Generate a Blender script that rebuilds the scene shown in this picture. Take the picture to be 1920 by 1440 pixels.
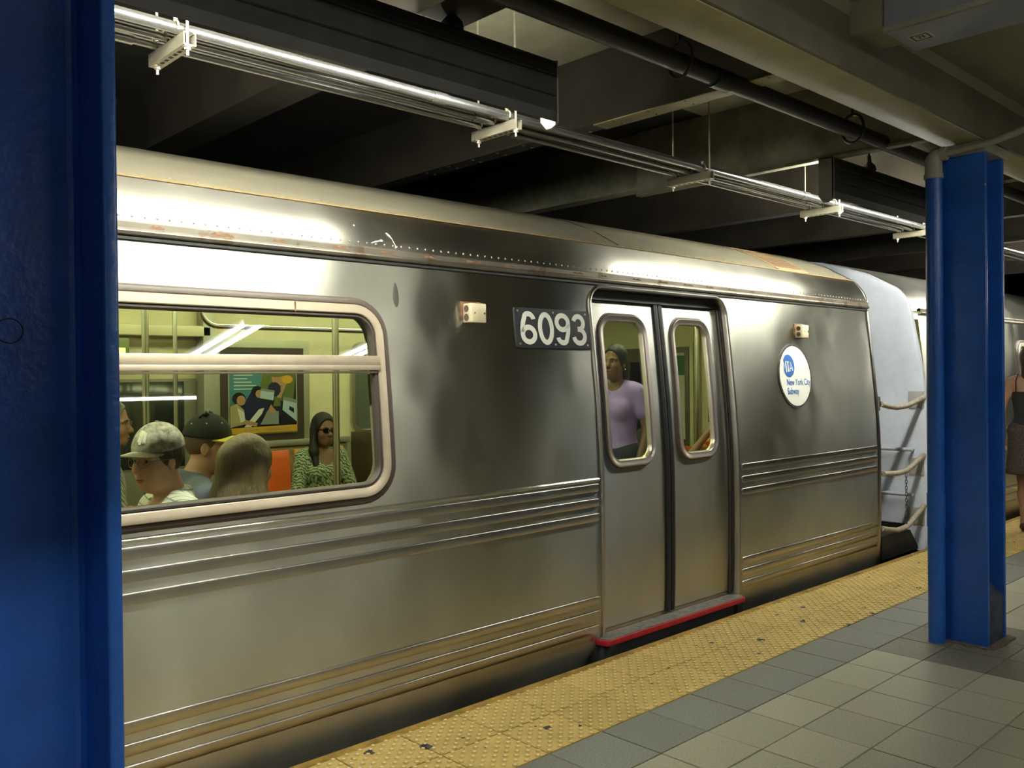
import bpy, bmesh, math, random
import numpy as np
from mathutils import Vector, Matrix

random.seed(7)
for o in list(bpy.data.objects):
    bpy.data.objects.remove(o)
SC = bpy.context.scene
COL = SC.collection
PI = math.pi

# ------------------------------------------------------------------ camera, world, exposure
YAW, PITCH, ROLL, FPX, EYE = 0.7583, -0.0077, -0.0102, 1668.0, 1.447
cy, sy = math.cos(YAW), math.sin(YAW)
fw = Vector((sy * math.cos(PITCH), cy * math.cos(PITCH), math.sin(PITCH)))
rt = Vector((cy, -sy, 0))
up = rt.cross(fw)
r2 = rt * math.cos(ROLL) + up * math.sin(ROLL)
u2 = -rt * math.sin(ROLL) + up * math.cos(ROLL)
cam = bpy.data.cameras.new('camera')
cam.sensor_width = 36.0
cam.lens = 36.0 * FPX / 1920.0
cam.clip_start = 0.05
camo = bpy.data.objects.new('camera', cam)
COL.objects.link(camo)
camo.matrix_world = Matrix(((r2.x, u2.x, -fw.x, 0), (r2.y, u2.y, -fw.y, 0), (r2.z, u2.z, -fw.z, EYE), (0, 0, 0, 1)))
SC.camera = camo

world = bpy.data.worlds.new('world')
SC.world = world
world.use_nodes = True
world.node_tree.nodes['Background'].inputs[0].default_value = (0.9, 0.85, 0.7, 1)
world.node_tree.nodes['Background'].inputs[1].default_value = 0.0

vs = SC.view_settings
vs.view_transform = 'Standard'
vs.look = 'None'
vs.gamma = 1.0
vs.use_curve_mapping = False
vs.exposure = 0.0
SC.cycles.max_bounces = 8
SC.cycles.diffuse_bounces = 4
SC.cycles.glossy_bounces = 4
SC.cycles.transparent_max_bounces = 12
SC.cycles.sample_clamp_indirect = 6.0
SC.cycles.use_denoising = True
SC.cycles.caustics_reflective = False
SC.cycles.caustics_refractive = False

# lamp strengths (emission of the fluorescent tubes)
E_EDGE, E_PLAT, E_FAR, E_CAR = 110.0, 38.0, 34.0, 11.0
C_EDGE = (0.99, 1.0, 0.86)
C_PLAT = (0.98, 0.97, 0.80)
C_CAR = (0.92, 1.0, 0.60)

# ------------------------------------------------------------------ materials
MATS = {}


def mat(name, col, rough=0.5, metal=0.0, var=0.0, scale=8.0, bump=0.0, bscale=60.0, emit=None, estr=0.0,
        spec=0.5, rvar=0.0, objvar=0.0, stretch=None, coat=0.0):
    if name in MATS:
        return MATS[name]
    m = bpy.data.materials.new(name)
    m.use_nodes = True
    nt = m.node_tree
    N, L = nt.nodes, nt.links
    b = N['Principled BSDF']
    b.inputs['Base Color'].default_value = (*col, 1)
    b.inputs['Roughness'].default_value = rough
    b.inputs['Metallic'].default_value = metal
    b.inputs['Specular IOR Level'].default_value = spec
    if coat:
        b.inputs['Coat Weight'].default_value = coat
        b.inputs['Coat Roughness'].default_value = 0.12
    if emit:
        b.inputs['Emission Color'].default_value = (*emit, 1)
        b.inputs['Emission Strength'].default_value = estr
    geo = None
    if var or bump or rvar:
        geo = N.new('ShaderNodeNewGeometry')
        src = geo.outputs['Position']
        if stretch:
            mp = N.new('ShaderNodeMapping')
            mp.inputs['Scale'].default_value = stretch
            L.new(src, mp.inputs['Vector'])
            src = mp.outputs['Vector']
    cur = None
    if var:
        n = N.new('ShaderNodeTexNoise')
        n.inputs['Scale'].default_value = scale
        n.inputs['Detail'].default_value = 6
        n.inputs['Roughness'].default_value = 0.65
        L.new(src, n.inputs['Vector'])
        r = N.new('ShaderNodeValToRGB')
        r.color_ramp.elements[0].position = 0.3
        r.color_ramp.elements[1].position = 0.7
        r.color_ramp.elements[0].color = (*[max(0, c * (1 - var)) for c in col], 1)
        r.color_ramp.elements[1].color = (*[min(1, c * (1 + var)) for c in col], 1)
        L.new(n.outputs['Fac'], r.inputs['Fac'])
        cur = r.outputs['Color']
        if rvar:
            mr = N.new('ShaderNodeMapRange')
            mr.inputs['To Min'].default_value = max(0.02, rough - rvar)
            mr.inputs['To Max'].default_value = min(1, rough + rvar)
            L.new(n.outputs['Fac'], mr.inputs['Value'])
            L.new(mr.outputs['Result'], b.inputs['Roughness'])
    if objvar:
        oi = N.new('ShaderNodeObjectInfo')
        mr = N.new('ShaderNodeMapRange')
        mr.inputs['To Min'].default_value = 1 - objvar
        mr.inputs['To Max'].default_value = 1 + objvar
        L.new(oi.outputs['Random'], mr.inputs['Value'])
        mx = N.new('ShaderNodeVectorMath')
        mx.operation = 'SCALE'
        if cur:
            L.new(cur, mx.inputs[0])
        else:
            mx.inputs[0].default_value = col
        L.new(mr.outputs['Result'], mx.inputs['Scale'])
        cur = mx.outputs['Vector']
    if cur:
        L.new(cur, b.inputs['Base Color'])
    if bump:
        n2 = N.new('ShaderNodeTexNoise')
        n2.inputs['Scale'].default_value = bscale
        n2.inputs['Detail'].default_value = 4
        L.new(src, n2.inputs['Vector'])
        bp = N.new('ShaderNodeBump')
        bp.inputs['Strength'].default_value = bump
        bp.inputs['Distance'].default_value = 0.01
        L.new(n2.outputs['Fac'], bp.inputs['Height'])
        L.new(bp.outputs['Normal'], b.inputs['Normal'])
    MATS[name] = m
    return m


def add_spots(m, col, scale, thr, g=0.55):
    gthr = g
    """dark gum spots / chips with a shape of their own, mixed over the base colour"""
    nt = m.node_tree
    N, L = nt.nodes, nt.links
    b = N['Principled BSDF']
    geo = N.new('ShaderNodeNewGeometry')
    nz = N.new('ShaderNodeTexNoise')
    nz.inputs['Scale'].default_value = 30
    L.new(geo.outputs['Position'], nz.inputs['Vector'])
    ad = N.new('ShaderNodeVectorMath')
    ad.operation = 'MULTIPLY_ADD'
    ad.inputs[1].default_value = (0.035, 0.035, 0.0)
    L.new(nz.outputs['Color'], ad.inputs[0])
    L.new(geo.outputs['Position'], ad.inputs[2])
    v = N.new('ShaderNodeTexVoronoi')
    v.inputs['Scale'].default_value = scale
    L.new(ad.outputs['Vector'], v.inputs['Vector'])
    sep = N.new('ShaderNodeSeparateColor')
    L.new(v.outputs['Color'], sep.inputs['Color'])
    mu = N.new('ShaderNodeMath')
    mu.operation = 'MULTIPLY'
    mu.inputs[1].default_value = thr
    L.new(sep.outputs['Red'], mu.inputs[0])
    lt = N.new('ShaderNodeMath')
    lt.operation = 'LESS_THAN'
    L.new(v.outputs['Distance'], lt.inputs[0])
    # only the cells with a high random value carry a spot
    g = N.new('ShaderNodeMath')
    g.operation = 'GREATER_THAN'
    g.inputs[1].default_value = gthr
    L.new(sep.outputs['Green'], g.inputs[0])
    m2 = N.new('ShaderNodeMath')
    m2.operation = 'MULTIPLY'
    L.new(mu.outputs[0], lt.inputs[1])
    L.new(lt.outputs[0], m2.inputs[0])
    L.new(g.outputs[0], m2.inputs[1])
    mix = N.new('ShaderNodeMix')
    mix.data_type = 'RGBA'
    L.new(m2.outputs[0], mix.inputs[0])
    inp = b.inputs['Base Color']
    if inp.is_linked:
        L.new(inp.links[0].from_socket, mix.inputs[6])
    else:
        mix.inputs[6].default_value = inp.default_value
    mix.inputs[7].default_value = (*col, 1)
    L.new(mix.outputs[2], inp)


def steel(name, col, rough, aniso, var=0.12, bump=0.02, stain=0.0):
    """stainless steel brushed along the car: reflections smear up and down, not sideways"""
    m = bpy.data.materials.new(name)
    m.use_nodes = True
    nt = m.node_tree
    N, L = nt.nodes, nt.links
    b = N['Principled BSDF']
    b.inputs['Metallic'].default_value = 1.0
    b.inputs['Anisotropic'].default_value = aniso
    t = N.new('ShaderNodeCombineXYZ')
    t.inputs[2].default_value = 1.0
    L.new(t.outputs[0], b.inputs['Tangent'])
    geo = N.new('ShaderNodeNewGeometry')
    mp = N.new('ShaderNodeMapping')
    mp.inputs['Scale'].default_value = (1.2, 1.2, 0.7)
    L.new(geo.outputs['Position'], mp.inputs['Vector'])
    n = N.new('ShaderNodeTexNoise')
    n.inputs['Scale'].default_value = 2.2
    n.inputs['Detail'].default_value = 5
    L.new(mp.outputs['Vector'], n.inputs['Vector'])
    r = N.new('ShaderNodeValToRGB')
    r.color_ramp.elements[0].position = 0.3
    r.color_ramp.elements[1].position = 0.7
    r.color_ramp.elements[0].color = (*[c * (1 - var) for c in col], 1)
    r.color_ramp.elements[1].color = (*[min(1, c * (1 + var)) for c in col], 1)
    L.new(n.outputs['Fac'], r.inputs['Fac'])
    cur = r.outputs['Color']
    if stain:
        n3 = N.new('ShaderNodeTexNoise')
        n3.inputs['Scale'].default_value = 9
        n3.inputs['Detail'].default_value = 8
        L.new(geo.outputs['Position'], n3.inputs['Vector'])
        r3 = N.new('ShaderNodeValToRGB')
        r3.color_ramp.elements[0].position = 0.60
        r3.color_ramp.elements[1].position = 0.66
        r3.color_ramp.elements[0].color = (0, 0, 0, 1)
        r3.color_ramp.elements[1].color = (stain, stain, stain, 1)
        L.new(n3.outputs['Fac'], r3.inputs['Fac'])
        mx = N.new('ShaderNodeMix')
        mx.data_type = 'RGBA'
        L.new(r3.outputs['Color'], mx.inputs[0])
        L.new(cur, mx.inputs[6])
        mx.inputs[7].default_value = (0.20, 0.09, 0.04, 1)
        cur = mx.outputs[2]
    L.new(cur, b.inputs['Base Color'])
    mr = N.new('ShaderNodeMapRange')
    mr.inputs['To Min'].default_value = rough * 0.85
    mr.inputs['To Max'].default_value = rough * 1.15
    L.new(n.outputs['Fac'], mr.inputs['Value'])
    L.new(mr.outputs['Result'], b.inputs['Roughness'])
    if bump:
        n2 = N.new('ShaderNodeTexNoise')
        n2.inputs['Scale'].default_value = 2.6
        n2.inputs['Detail'].default_value = 1.5
        L.new(geo.outputs['Position'], n2.inputs['Vector'])
        bp = N.new('ShaderNodeBump')
        bp.inputs['Strength'].default_value = bump
        bp.inputs['Distance'].default_value = 0.1
        L.new(n2.outputs['Fac'], bp.inputs['Height'])
        L.new(bp.outputs['Normal'], b.inputs['Normal'])
    MATS[name] = m
    return m


def glass(name, tint=(0.9, 0.93, 0.86), haze=0.0, refl=1.0):
    m = bpy.data.materials.new(name)
    m.use_nodes = True
    nt = m.node_tree
    N, L = nt.nodes, nt.links
    N.remove(N['Principled BSDF'])
    out = N['Material Output']
    tr = N.new('ShaderNodeBsdfTransparent')
    tr.inputs[0].default_value = (*tint, 1)
    gl = N.new('ShaderNodeBsdfGlossy')
    gl.inputs['Roughness'].default_value = 0.015
    gl.inputs[0].default_value = (refl, refl, refl, 1)
    g = N.new('ShaderNodeNewGeometry')
    dt = N.new('ShaderNodeVectorMath')
    dt.operation = 'DOT_PRODUCT'
    L.new(g.outputs['Normal'], dt.inputs[0])
    L.new(g.outputs['Incoming'], dt.inputs[1])
    ab = N.new('ShaderNodeMath')
    ab.operation = 'ABSOLUTE'
    L.new(dt.outputs['Value'], ab.inputs[0])
    om = N.new('ShaderNodeMath')
    om.operation = 'SUBTRACT'
    om.inputs[0].default_value = 1.0
    L.new(ab.outputs[0], om.inputs[1])
    pw = N.new('ShaderNodeMath')
    pw.operation = 'POWER'
    pw.inputs[1].default_value = 5.0
    L.new(om.outputs[0], pw.inputs[0])
    fr = N.new('ShaderNodeMapRange')
    fr.inputs['To Min'].default_value = 0.075
    fr.inputs['To Max'].default_value = 1.0
    L.new(pw.outputs[0], fr.inputs['Value'])
    mx = N.new('ShaderNodeMixShader')
    L.new(fr.outputs[0], mx.inputs[0])
    L.new(tr.outputs[0], mx.inputs[1])
    L.new(gl.outputs[0], mx.inputs[2])
    last = mx
    if haze:
        df = N.new('ShaderNodeBsdfDiffuse')
        df.inputs[0].default_value = (0.55, 0.58, 0.5, 1)
        n = N.new('ShaderNodeTexNoise')
        n.inputs['Scale'].default_value = 7
        n.inputs['Detail'].default_value = 5
        mr = N.new('ShaderNodeMapRange')
        mr.inputs['To Max'].default_value = haze
        L.new(n.outputs['Fac'], mr.inputs['Value'])
        m2 = N.new('ShaderNodeMixShader')
        L.new(mr.outputs[0], m2.inputs[0])
        L.new(mx.outputs[0], m2.inputs[1])
        L.new(df.outputs[0], m2.inputs[2])
        last = m2
    L.new(last.outputs[0], out.inputs[0])
    MATS[name] = m
    return m


def emis(name, col, s):
    m = bpy.data.materials.new(name)
    m.use_nodes = True
    b = m.node_tree.nodes['Principled BSDF']
    b.inputs['Base Color'].default_value = (0.8, 0.8, 0.8, 1)
    b.inputs['Emission Color'].default_value = (*col, 1)
    b.inputs['Emission Strength'].default_value = s
    MATS[name] = m
    return m


STEEL = steel('brushed_steel', (0.575, 0.565, 0.495), 0.30, 0.94, bump=0.10, stain=0.0)
STEEL_ROOF = steel('roof_steel', (0.50, 0.48, 0.43), 0.32, 0.90, var=0.16, bump=0.05, stain=0.0)
ROOFP = mat('dull_tan_roof', (0.27, 0.245, 0.18), 0.5, 0.35, var=0.2, scale=3, stretch=(.5, 1, 1))
STEEL_DOOR = steel('door_steel', (0.58, 0.57, 0.52), 0.31, 0.92, bump=0.06)
STEEL_TRIM = steel('trim_steel', (0.50, 0.47, 0.43), 0.30, 0.3, bump=0.0)
STEEL_GUT = steel('gutter_steel', (0.42, 0.38, 0.32), 0.40, 0.3, bump=0.0, stain=0.55)
ALU = mat('window_aluminium', (0.68, 0.57, 0.43), 0.42, 0.75, var=0.12, scale=5)
GASKET = mat('rubber_gasket', (0.050, 0.038, 0.032), 0.45)
BLACK = mat('black_rubber', (0.012, 0.012, 0.013), 0.5)
GLASS = glass('window_glass')
GLASS_D = glass('scratched_door_glass', (0.82, 0.88, 0.80), 0.06)
RED = mat('red_painted_sill', (0.42, 0.012, 0.022), 0.5, var=0.25, scale=20)
SILL = mat('worn_sill_metal', (0.24, 0.22, 0.20), 0.55, 0.6, var=0.4, scale=25)
UNDER = mat('dark_underframe', (0.030, 0.028, 0.030), 0.45, 0.5, var=0.4, scale=10)
WHITE = mat('white_enamel', (0.80, 0.80, 0.72), 0.35)
BLUE_LOGO = mat('blue_logo_paint', (0.035, 0.13, 0.42), 0.4)
PLATE = mat('black_plate', (0.012, 0.013, 0.018), 0.35)
BEIGE_P = mat('beige_plastic', (0.62, 0.54, 0.36), 0.4, var=0.1)
RUST = mat('rusty_edge', (0.16, 0.075, 0.035), 0.7, var=0.5, scale=30)
BLUE = mat('blue_column_paint', (0.018, 0.105, 0.48), 0.30, 0.0, var=0.18, scale=6, bump=0.22, bscale=45)
add_spots(BLUE, (0.35, 0.36, 0.36), 2.3, 0.03)
GREYP = mat('grey_paint', (0.30, 0.29, 0.25), 0.5, var=0.2)
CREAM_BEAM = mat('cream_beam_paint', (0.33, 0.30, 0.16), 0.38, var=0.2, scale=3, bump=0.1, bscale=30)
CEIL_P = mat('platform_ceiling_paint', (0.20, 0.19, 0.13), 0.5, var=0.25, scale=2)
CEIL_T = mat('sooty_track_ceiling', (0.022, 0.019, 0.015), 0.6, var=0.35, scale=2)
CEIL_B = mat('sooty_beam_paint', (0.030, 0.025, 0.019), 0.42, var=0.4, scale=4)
DUCT = mat('glossy_panel_paint', (0.22, 0.21, 0.15), 0.35, 0.0, var=0.35, scale=6)
DARKM = mat('dark_fixture_metal', (0.028, 0.026, 0.026), 0.42, 0.2, var=0.3)
REFL = mat('reflector_white', (0.75, 0.73, 0.66), 0.4)
GALV = mat('galvanised_steel', (0.52, 0.47, 0.36), 0.34, 0.7, var=0.15)
PIPEG = mat('conduit_metal', (0.30, 0.30, 0.30), 0.26, 0.9, var=0.1)
BLKPIPE = mat('black_pipe_paint', (0.020, 0.018, 0.020), 0.4)
BOXG = mat('blue_grey_box_paint', (0.26, 0.28, 0.36), 0.45, var=0.1)
PAPER = mat('paper_label', (0.50, 0.48, 0.36), 0.7)
INK = mat('dark_ink', (0.03, 0.03, 0.03), 0.7)
YEL = mat('yellow_tactile', (0.62, 0.45, 0.15), 0.55, var=0.16, scale=9, objvar=0.08)
add_spots(YEL, (0.06, 0.055, 0.05), 6.0, 0.17, g=.35)
add_spots(YEL, (0.09, 0.075, 0.055), 11.0, 0.16, g=.45)
YELW = mat('worn_dome_highlight', (0.86, 0.72, 0.45), 0.4, var=0.2, scale=30)  # lighter dome tops: wear, plus a highlight painted into the colour
YEL2 = mat('worn_yellow_edge', (0.36, 0.22, 0.045), 0.6, var=0.55, scale=10)
GREYT = mat('grey_terrazzo', (0.205, 0.205, 0.185), 0.40, var=0.35, scale=120, objvar=0.07)
BUFF = mat('buff_terrazzo', (0.40, 0.375, 0.285), 0.38, var=0.22, scale=110, objvar=0.09)
add_spots(BUFF, (0.16, 0.14, 0.11), 4.0, 0.10)
BROWNT = mat('dark_worn_terrazzo', (0.17, 0.155, 0.12), 0.45, var=0.3, scale=60, objvar=0.1)
GROUT = mat('dark_grout', (0.028, 0.024, 0.02), 0.8)
CONC = mat('dirty_concrete', (0.14, 0.125, 0.10), 0.8, var=0.3, scale=3)
TILEW = mat('station_wall_tile', (0.25, 0.24, 0.20), 0.35, var=0.08)
TRACK = mat('ballast_dark', (0.03, 0.028, 0.026), 0.9, var=0.4, scale=12)
CREAM = mat('car_cream_panel', (0.66, 0.62, 0.40), 0.38, var=0.05)
CREAM2 = mat('car_cream_ceiling', (0.72, 0.68, 0.46), 0.45)
CARFL = mat('car_floor', (0.05, 0.045, 0.04), 0.6)
DARKWIN = mat('dark_window_glass', (0.018, 0.022, 0.018), 0.12, coat=0.3)
BROWNP = mat('brown_black_panel', (0.045, 0.032, 0.022), 0.4)
STAIN = mat('stainless_pole', (0.55, 0.55, 0.50), 0.22, 1.0)
ORANGE = mat('orange_seat', (0.70, 0.13, 0.020), 0.32)
YELSEAT = mat('yellow_orange_seat', (0.62, 0.33, 0.07), 0.32)
SEATSH = mat('beige_seat_shell', (0.55, 0.50, 0.30), 0.4)
EXITG = emis('exit_sign_glow', (0.75, 1.0, 0.05), 2.2)
BONNET = mat('blue_white_bonnet', (0.72, 0.76, 0.88), 0.5, 0.0, var=0.06)
HOSE = mat('hose_sleeve', (0.40, 0.34, 0.26), 0.6, var=0.25, scale=30)
CHAIN = mat('chain_steel', (0.10, 0.09, 0.10), 0.45, 0.8)
TUBE_EDGE = emis('edge_tube_light', C_EDGE, E_EDGE)
TUBE_PLAT = emis('platform_tube_light', C_PLAT, E_PLAT)
TUBE_FAR = emis('far_tube_light', C_EDGE, E_FAR)
TUBE_BAT = emis('added_batten_tube', C_PLAT, 80.0)
TUBE_CAR = emis('car_tube_light', C_CAR, E_CAR)


# ------------------------------------------------------------------ mesh helper
class MB:
    def __init__(s):
        s.v, s.f, s.mi = [], [], []

    def add(s, vs, fs, mi=0):
        n = len(s.v)
        s.v += [tuple(map(float, p)) for p in vs]
        s.f += [tuple(i + n for i in f) for f in fs]
        s.mi += [mi] * len(fs)
        return s

    def box(s, a, b, mi=0):
        x0, y0, z0 = [min(a[i], b[i]) for i in range(3)]
        x1, y1, z1 = [max(a[i], b[i]) for i in range(3)]
        return s.add([(x0, y0, z0), (x1, y0, z0), (x1, y1, z0), (x0, y1, z0), (x0, y0, z1), (x1, y0, z1), (x1, y1, z1), (x0, y1, z1)],
                     [(0, 3, 2, 1), (4, 5, 6, 7), (0, 1, 5, 4), (1, 2, 6, 5), (2, 3, 7, 6), (3, 0, 4, 7)], mi)

    def tube(s, pts, r, n=12, caps=True, mi=0):
        pts = [Vector(p) for p in pts]
        rs = r if isinstance(r, (list, tuple)) else [r] * len(pts)
        ref = None
        V, F = [], []
        for i, p in enumerate(pts):
            t = (pts[min(i + 1, len(pts) - 1)] - pts[max(i - 1, 0)]).normalized()
            if ref is None:
                ref = Vector((0, 0, 1)) if abs(t.z) < 0.9 else Vector((1, 0, 0))
            a = (ref - t * ref.dot(t)).normalized()
            ref = a
            b = t.cross(a)
            for k in range(n):
                an = 2 * PI * k / n
                V.append(p + (a * math.cos(an) + b * math.sin(an)) * rs[i])
        for i in range(len(pts) - 1):
            for k in range(n):
                F.append((i * n + k, i * n + (k + 1) % n, (i + 1) * n + (k + 1) % n, (i + 1) * n + k))
        if caps:
            F.append(tuple(range(n - 1, -1, -1)))
            F.append(tuple((len(pts) - 1) * n + k for k in range(n)))
        return s.add(V, F, mi)

    def ell(s, c, r, n=14, m=8, mi=0, M=None):
        V, F = [], []
        c = Vector(c)
        for i in range(m + 1):
            th = PI * i / m
            for k in range(n):
                ph = 2 * PI * k / n
                p = Vector((r[0] * math.sin(th) * math.cos(ph), r[1] * math.sin(th) * math.sin(ph), r[2] * math.cos(th)))
                V.append(c + (M @ p if M else p))
        for i in range(m):
            for k in range(n):
                F.append((i * n + k, (i + 1) * n + k, (i + 1) * n + (k + 1) % n, i * n + (k + 1) % n))
        return s.add(V, F, mi)

    def loft(s, rings, closed=True, caps=False, mi=0):
        n = len(rings[0])
        V = [p for r in rings for p in r]
        F = []
        for i in range(len(rings) - 1):
            for k in range(n if closed else n - 1):
                F.append((i * n + k, i * n + (k + 1) % n, (i + 1) * n + (k + 1) % n, (i + 1) * n + k))
        if caps:
            F.append(tuple(range(n - 1, -1, -1)))
            F.append(tuple((len(rings) - 1) * n + k for k in range(n)))
        return s.add(V, F, mi)

    def prism(s, poly, a, b, axis=0, mi=0):
        """extrude a 2D polygon along an axis: axis 0 -> poly is (y,z)"""
        def P(u, v, w):
            return (w, u, v) if axis == 0 else ((u, w, v) if axis == 1 else (u, v, w))
        n = len(poly)
        V = [P(u, v, a) for u, v in poly] + [P(u, v, b) for u, v in poly]
        F = [(k, (k + 1) % n, n + (k + 1) % n, n + k) for k in range(n)] + [tuple(range(n - 1, -1, -1)), tuple(range(n, 2 * n))]
        return s.add(V, F, mi)

    def build(s, name, m, parent=None, origin=None, smooth=False, bevel=0.0, seg=2, mesh_only=False):
        o0 = Vector(origin) if origin is not None else (Vector(parent['_o']) if parent is not None else Vector((0, 0, 0)))
        me = bpy.data.meshes.new(name)
        me.from_pydata([tuple(Vector(p) - o0) for p in s.v], [], s.f)
        for mm in (m if isinstance(m, (list, tuple)) else [m]):
            me.materials.append(mm)
        me.polygons.foreach_set('material_index', s.mi)
        bm = bmesh.new()
        bm.from_mesh(me)
        bmesh.ops.recalc_face_normals(bm, faces=bm.faces)
        if bevel:
            es = [e for e in bm.edges if len(e.link_faces) == 2 and e.calc_face_angle(0) > 0.5]
            bmesh.ops.bevel(bm, geom=es, offset=bevel, segments=seg, affect='EDGES', profile=0.5, clamp_overlap=True)
        bm.to_mesh(me)
        bm.free()
        if smooth or bevel:
            me.polygons.foreach_set('use_smooth', [True] * len(me.polygons))
            me.set_sharp_from_angle(angle=math.radians(38))
        me.update()
        if mesh_only:
            return me
        o = bpy.data.objects.new(name, me)
        COL.objects.link(o)
        o['_o'] = tuple(o0)
        if parent is not None:
            o.parent = parent
        else:
            o.location = o0
        return o


def tag(o, label=None, cat=None, group=None, kind=None):
    if label:
        o['label'] = label
    if cat:
        o['category'] = cat
    if group:
        o['group'] = group
    if kind:
        o['kind'] = kind
    return o


def thing(name, label, cat, loc, group=None):
    o = bpy.data.objects.new(name, None)
    o.empty_display_size = 0.1
    COL.objects.link(o)
    o.location = loc
    o['_o'] = tuple(loc)
    return tag(o, label, cat, group)


def copy_tree(o, off, label=None, group=None, parent=None):
    c = o.copy()
    COL.objects.link(c)
    if parent is None:
        c.location = Vector(o.location) + Vector(off)
        c['_o'] = tuple(Vector(o['_o']) + Vector(off))
        if label:
            c['label'] = label
        if group:
            c['group'] = group
    else:
        c.parent = parent
    for ch in list(o.children):
        copy_tree(ch, off, parent=c)
    return c


def struct(mb, name, m, parent=None, **k):
    o = mb.build(name, m, parent, **k)
    if parent is None:
        o['kind'] = 'structure'
    return o


# ------------------------------------------------------------------ car side profile
PZ = [-.2, 0, .3, .6, .9, 1.05, 1.3, 1.6, 1.85, 1.97]
PY = [3.13, 3.105, 3.095, 3.093, 3.095, 3.102, 3.120, 3.151, 3.180, 3.192]


def prof(z):
    return float(np.interp(z, PZ, PY))


def rrect(x0, x1, z0, z1, r, n=8, corners=(1, 1, 1, 1)):
    """rounded rectangle path, counter clockwise from the lower left; corners ll lr ur ul"""
    P = []
    for (cx, cz, a0, on) in ((x0 + r, z0 + r, PI, corners[0]), (x1 - r, z0 + r, 1.5 * PI, corners[1]), (x1 - r, z1 - r, 0, corners[2]), (x0 + r, z1 - r, .5 * PI, corners[3])):
        if on:
            for i in range(n + 1):
                a = a0 + .5 * PI * i / n
                P.append((cx + r * math.cos(a), cz + r * math.sin(a)))
        else:
            P.append((cx + r * (1.0 if math.cos(a0 + PI / 4) > 0 else -1.0), cz + r * (1.0 if math.sin(a0 + PI / 4) > 0 else -1.0)))
    return P


def dens(path, step=0.06, closed=True):
    out = []
    n = len(path)
    for i in range(n if closed else n - 1):
        a, b = path[i], path[(i + 1) % n]
        k = max(1, int(math.hypot(b[0] - a[0], b[1] - a[1]) / step))
        out += [(a[0] + (b[0] - a[0]) * j / k, a[1] + (b[1] - a[1]) * j / k) for j in range(k)]
    if not closed:
        out.append(path[-1])
    return out


def band(mb, args, secs, yf=None, mi=0, n=8, corners=(1, 1, 1, 1)):
    """sweep a section around a rounded rectangle on the car side: secs = [(inset, proud)]"""
    x0, x1, z0, z1, r = args
    yf = yf or prof
    rings = []
    for d, y in secs:
        rr = max(0.004, r - d)
        p = rrect(x0 + d, x1 - d, z0 + d, z1 - d, rr, n, corners)
        p2 = []
        m = len(p)
        for i in range(m):
            a, b = p[i], p[(i + 1) % m]
            L = math.hypot(*(np.array(rrect(x0, x1, z0, z1, r, n, corners)[(i + 1) % m]) - np.array(rrect(x0, x1, z0, z1, r, n, corners)[i])))
            k = max(1, int(L / 0.08))
            p2 += [(a[0] + (b[0] - a[0]) * j / k, a[1] + (b[1] - a[1]) * j / k) for j in range(k)]
        rings.append([(x, yf(z) - y, z) for x, z in p2])
    mb.loft(rings, True, mi=mi)


def sheet(outline, holes, yf, zcuts):
    """flat outline with holes, cut at z levels and bent to the side profile"""
    bm = bmesh.new()
    allE = []
    for lp in [outline] + holes:
        vs_ = [bm.verts.new((x, 0, z)) for x, z in lp]
        allE += [bm.edges.new((vs_[i], vs_[(i + 1) % len(vs_)])) for i in range(len(vs_))]
    bmesh.ops.triangle_fill(bm, use_beauty=True, edges=allE, normal=(0, -1, 0))
    for z in zcuts:
        bmesh.ops.bisect_plane(bm, geom=bm.verts[:] + bm.edges[:] + bm.faces[:], plane_co=(0, 0, z), plane_no=(0, 0, 1), dist=1e-5)
    bm.verts.ensure_lookup_table()
    for i, v in enumerate(bm.verts):
        v.index = i
    V = [(v.co.x, yf(v.co.z), v.co.z) for v in bm.verts]
    F = [tuple(v.index for v in f.verts) for f in bm.faces]
    bm.free()
    return V, F


ZC = [-.1, 0, .15, .3, .45, .6, .75, .9, .98, 1.05, 1.13, 1.21, 1.3, 1.4, 1.5, 1.6, 1.68, 1.76, 1.85, 1.91]

# ------------------------------------------------------------------ SETTING: platform, track, ceiling, walls
T = 0.305
X0T = 5.987 * T                      # phase of the tile joints along the platform
ROWS = [2.933, 2.663, 2.385, 2.083, 1.833, 1.543, 1.255, 0.965, 0.675, 0.385, 0.095, -0.195]
mb = MB()
mb.box((-8, -5.3, -0.25), (26, 2.93, -0.012))
floor = struct(mb, 'floor', GROUT)


def tile_mesh(name, w, d, m, h=0.012, gap=0.003):
    b = MB()
    g = gap
    x0, x1, y0, y1 = g, w - g, g, d - g
    e = 0.0012
    b.add([(x0, y0, -h), (x1, y0, -h), (x1, y1, -h), (x0, y1, -h), (x0, y0, -e), (x1, y0, -e), (x1, y1, -e), (x0, y1, -e),
           (x0 + e, y0 + e, 0), (x1 - e, y0 + e, 0), (x1 - e, y1 - e, 0), (x0 + e, y1 - e, 0)],
          [(0, 1, 5, 4), (1, 2, 6, 5), (2, 3, 7, 6), (3, 0, 4, 7), (4, 5, 9, 8), (5, 6, 10, 9), (6, 7, 11, 10), (7, 4, 8, 11), (8, 9, 10, 11)])
    return b.build(name, m, mesh_only=True)


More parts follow.
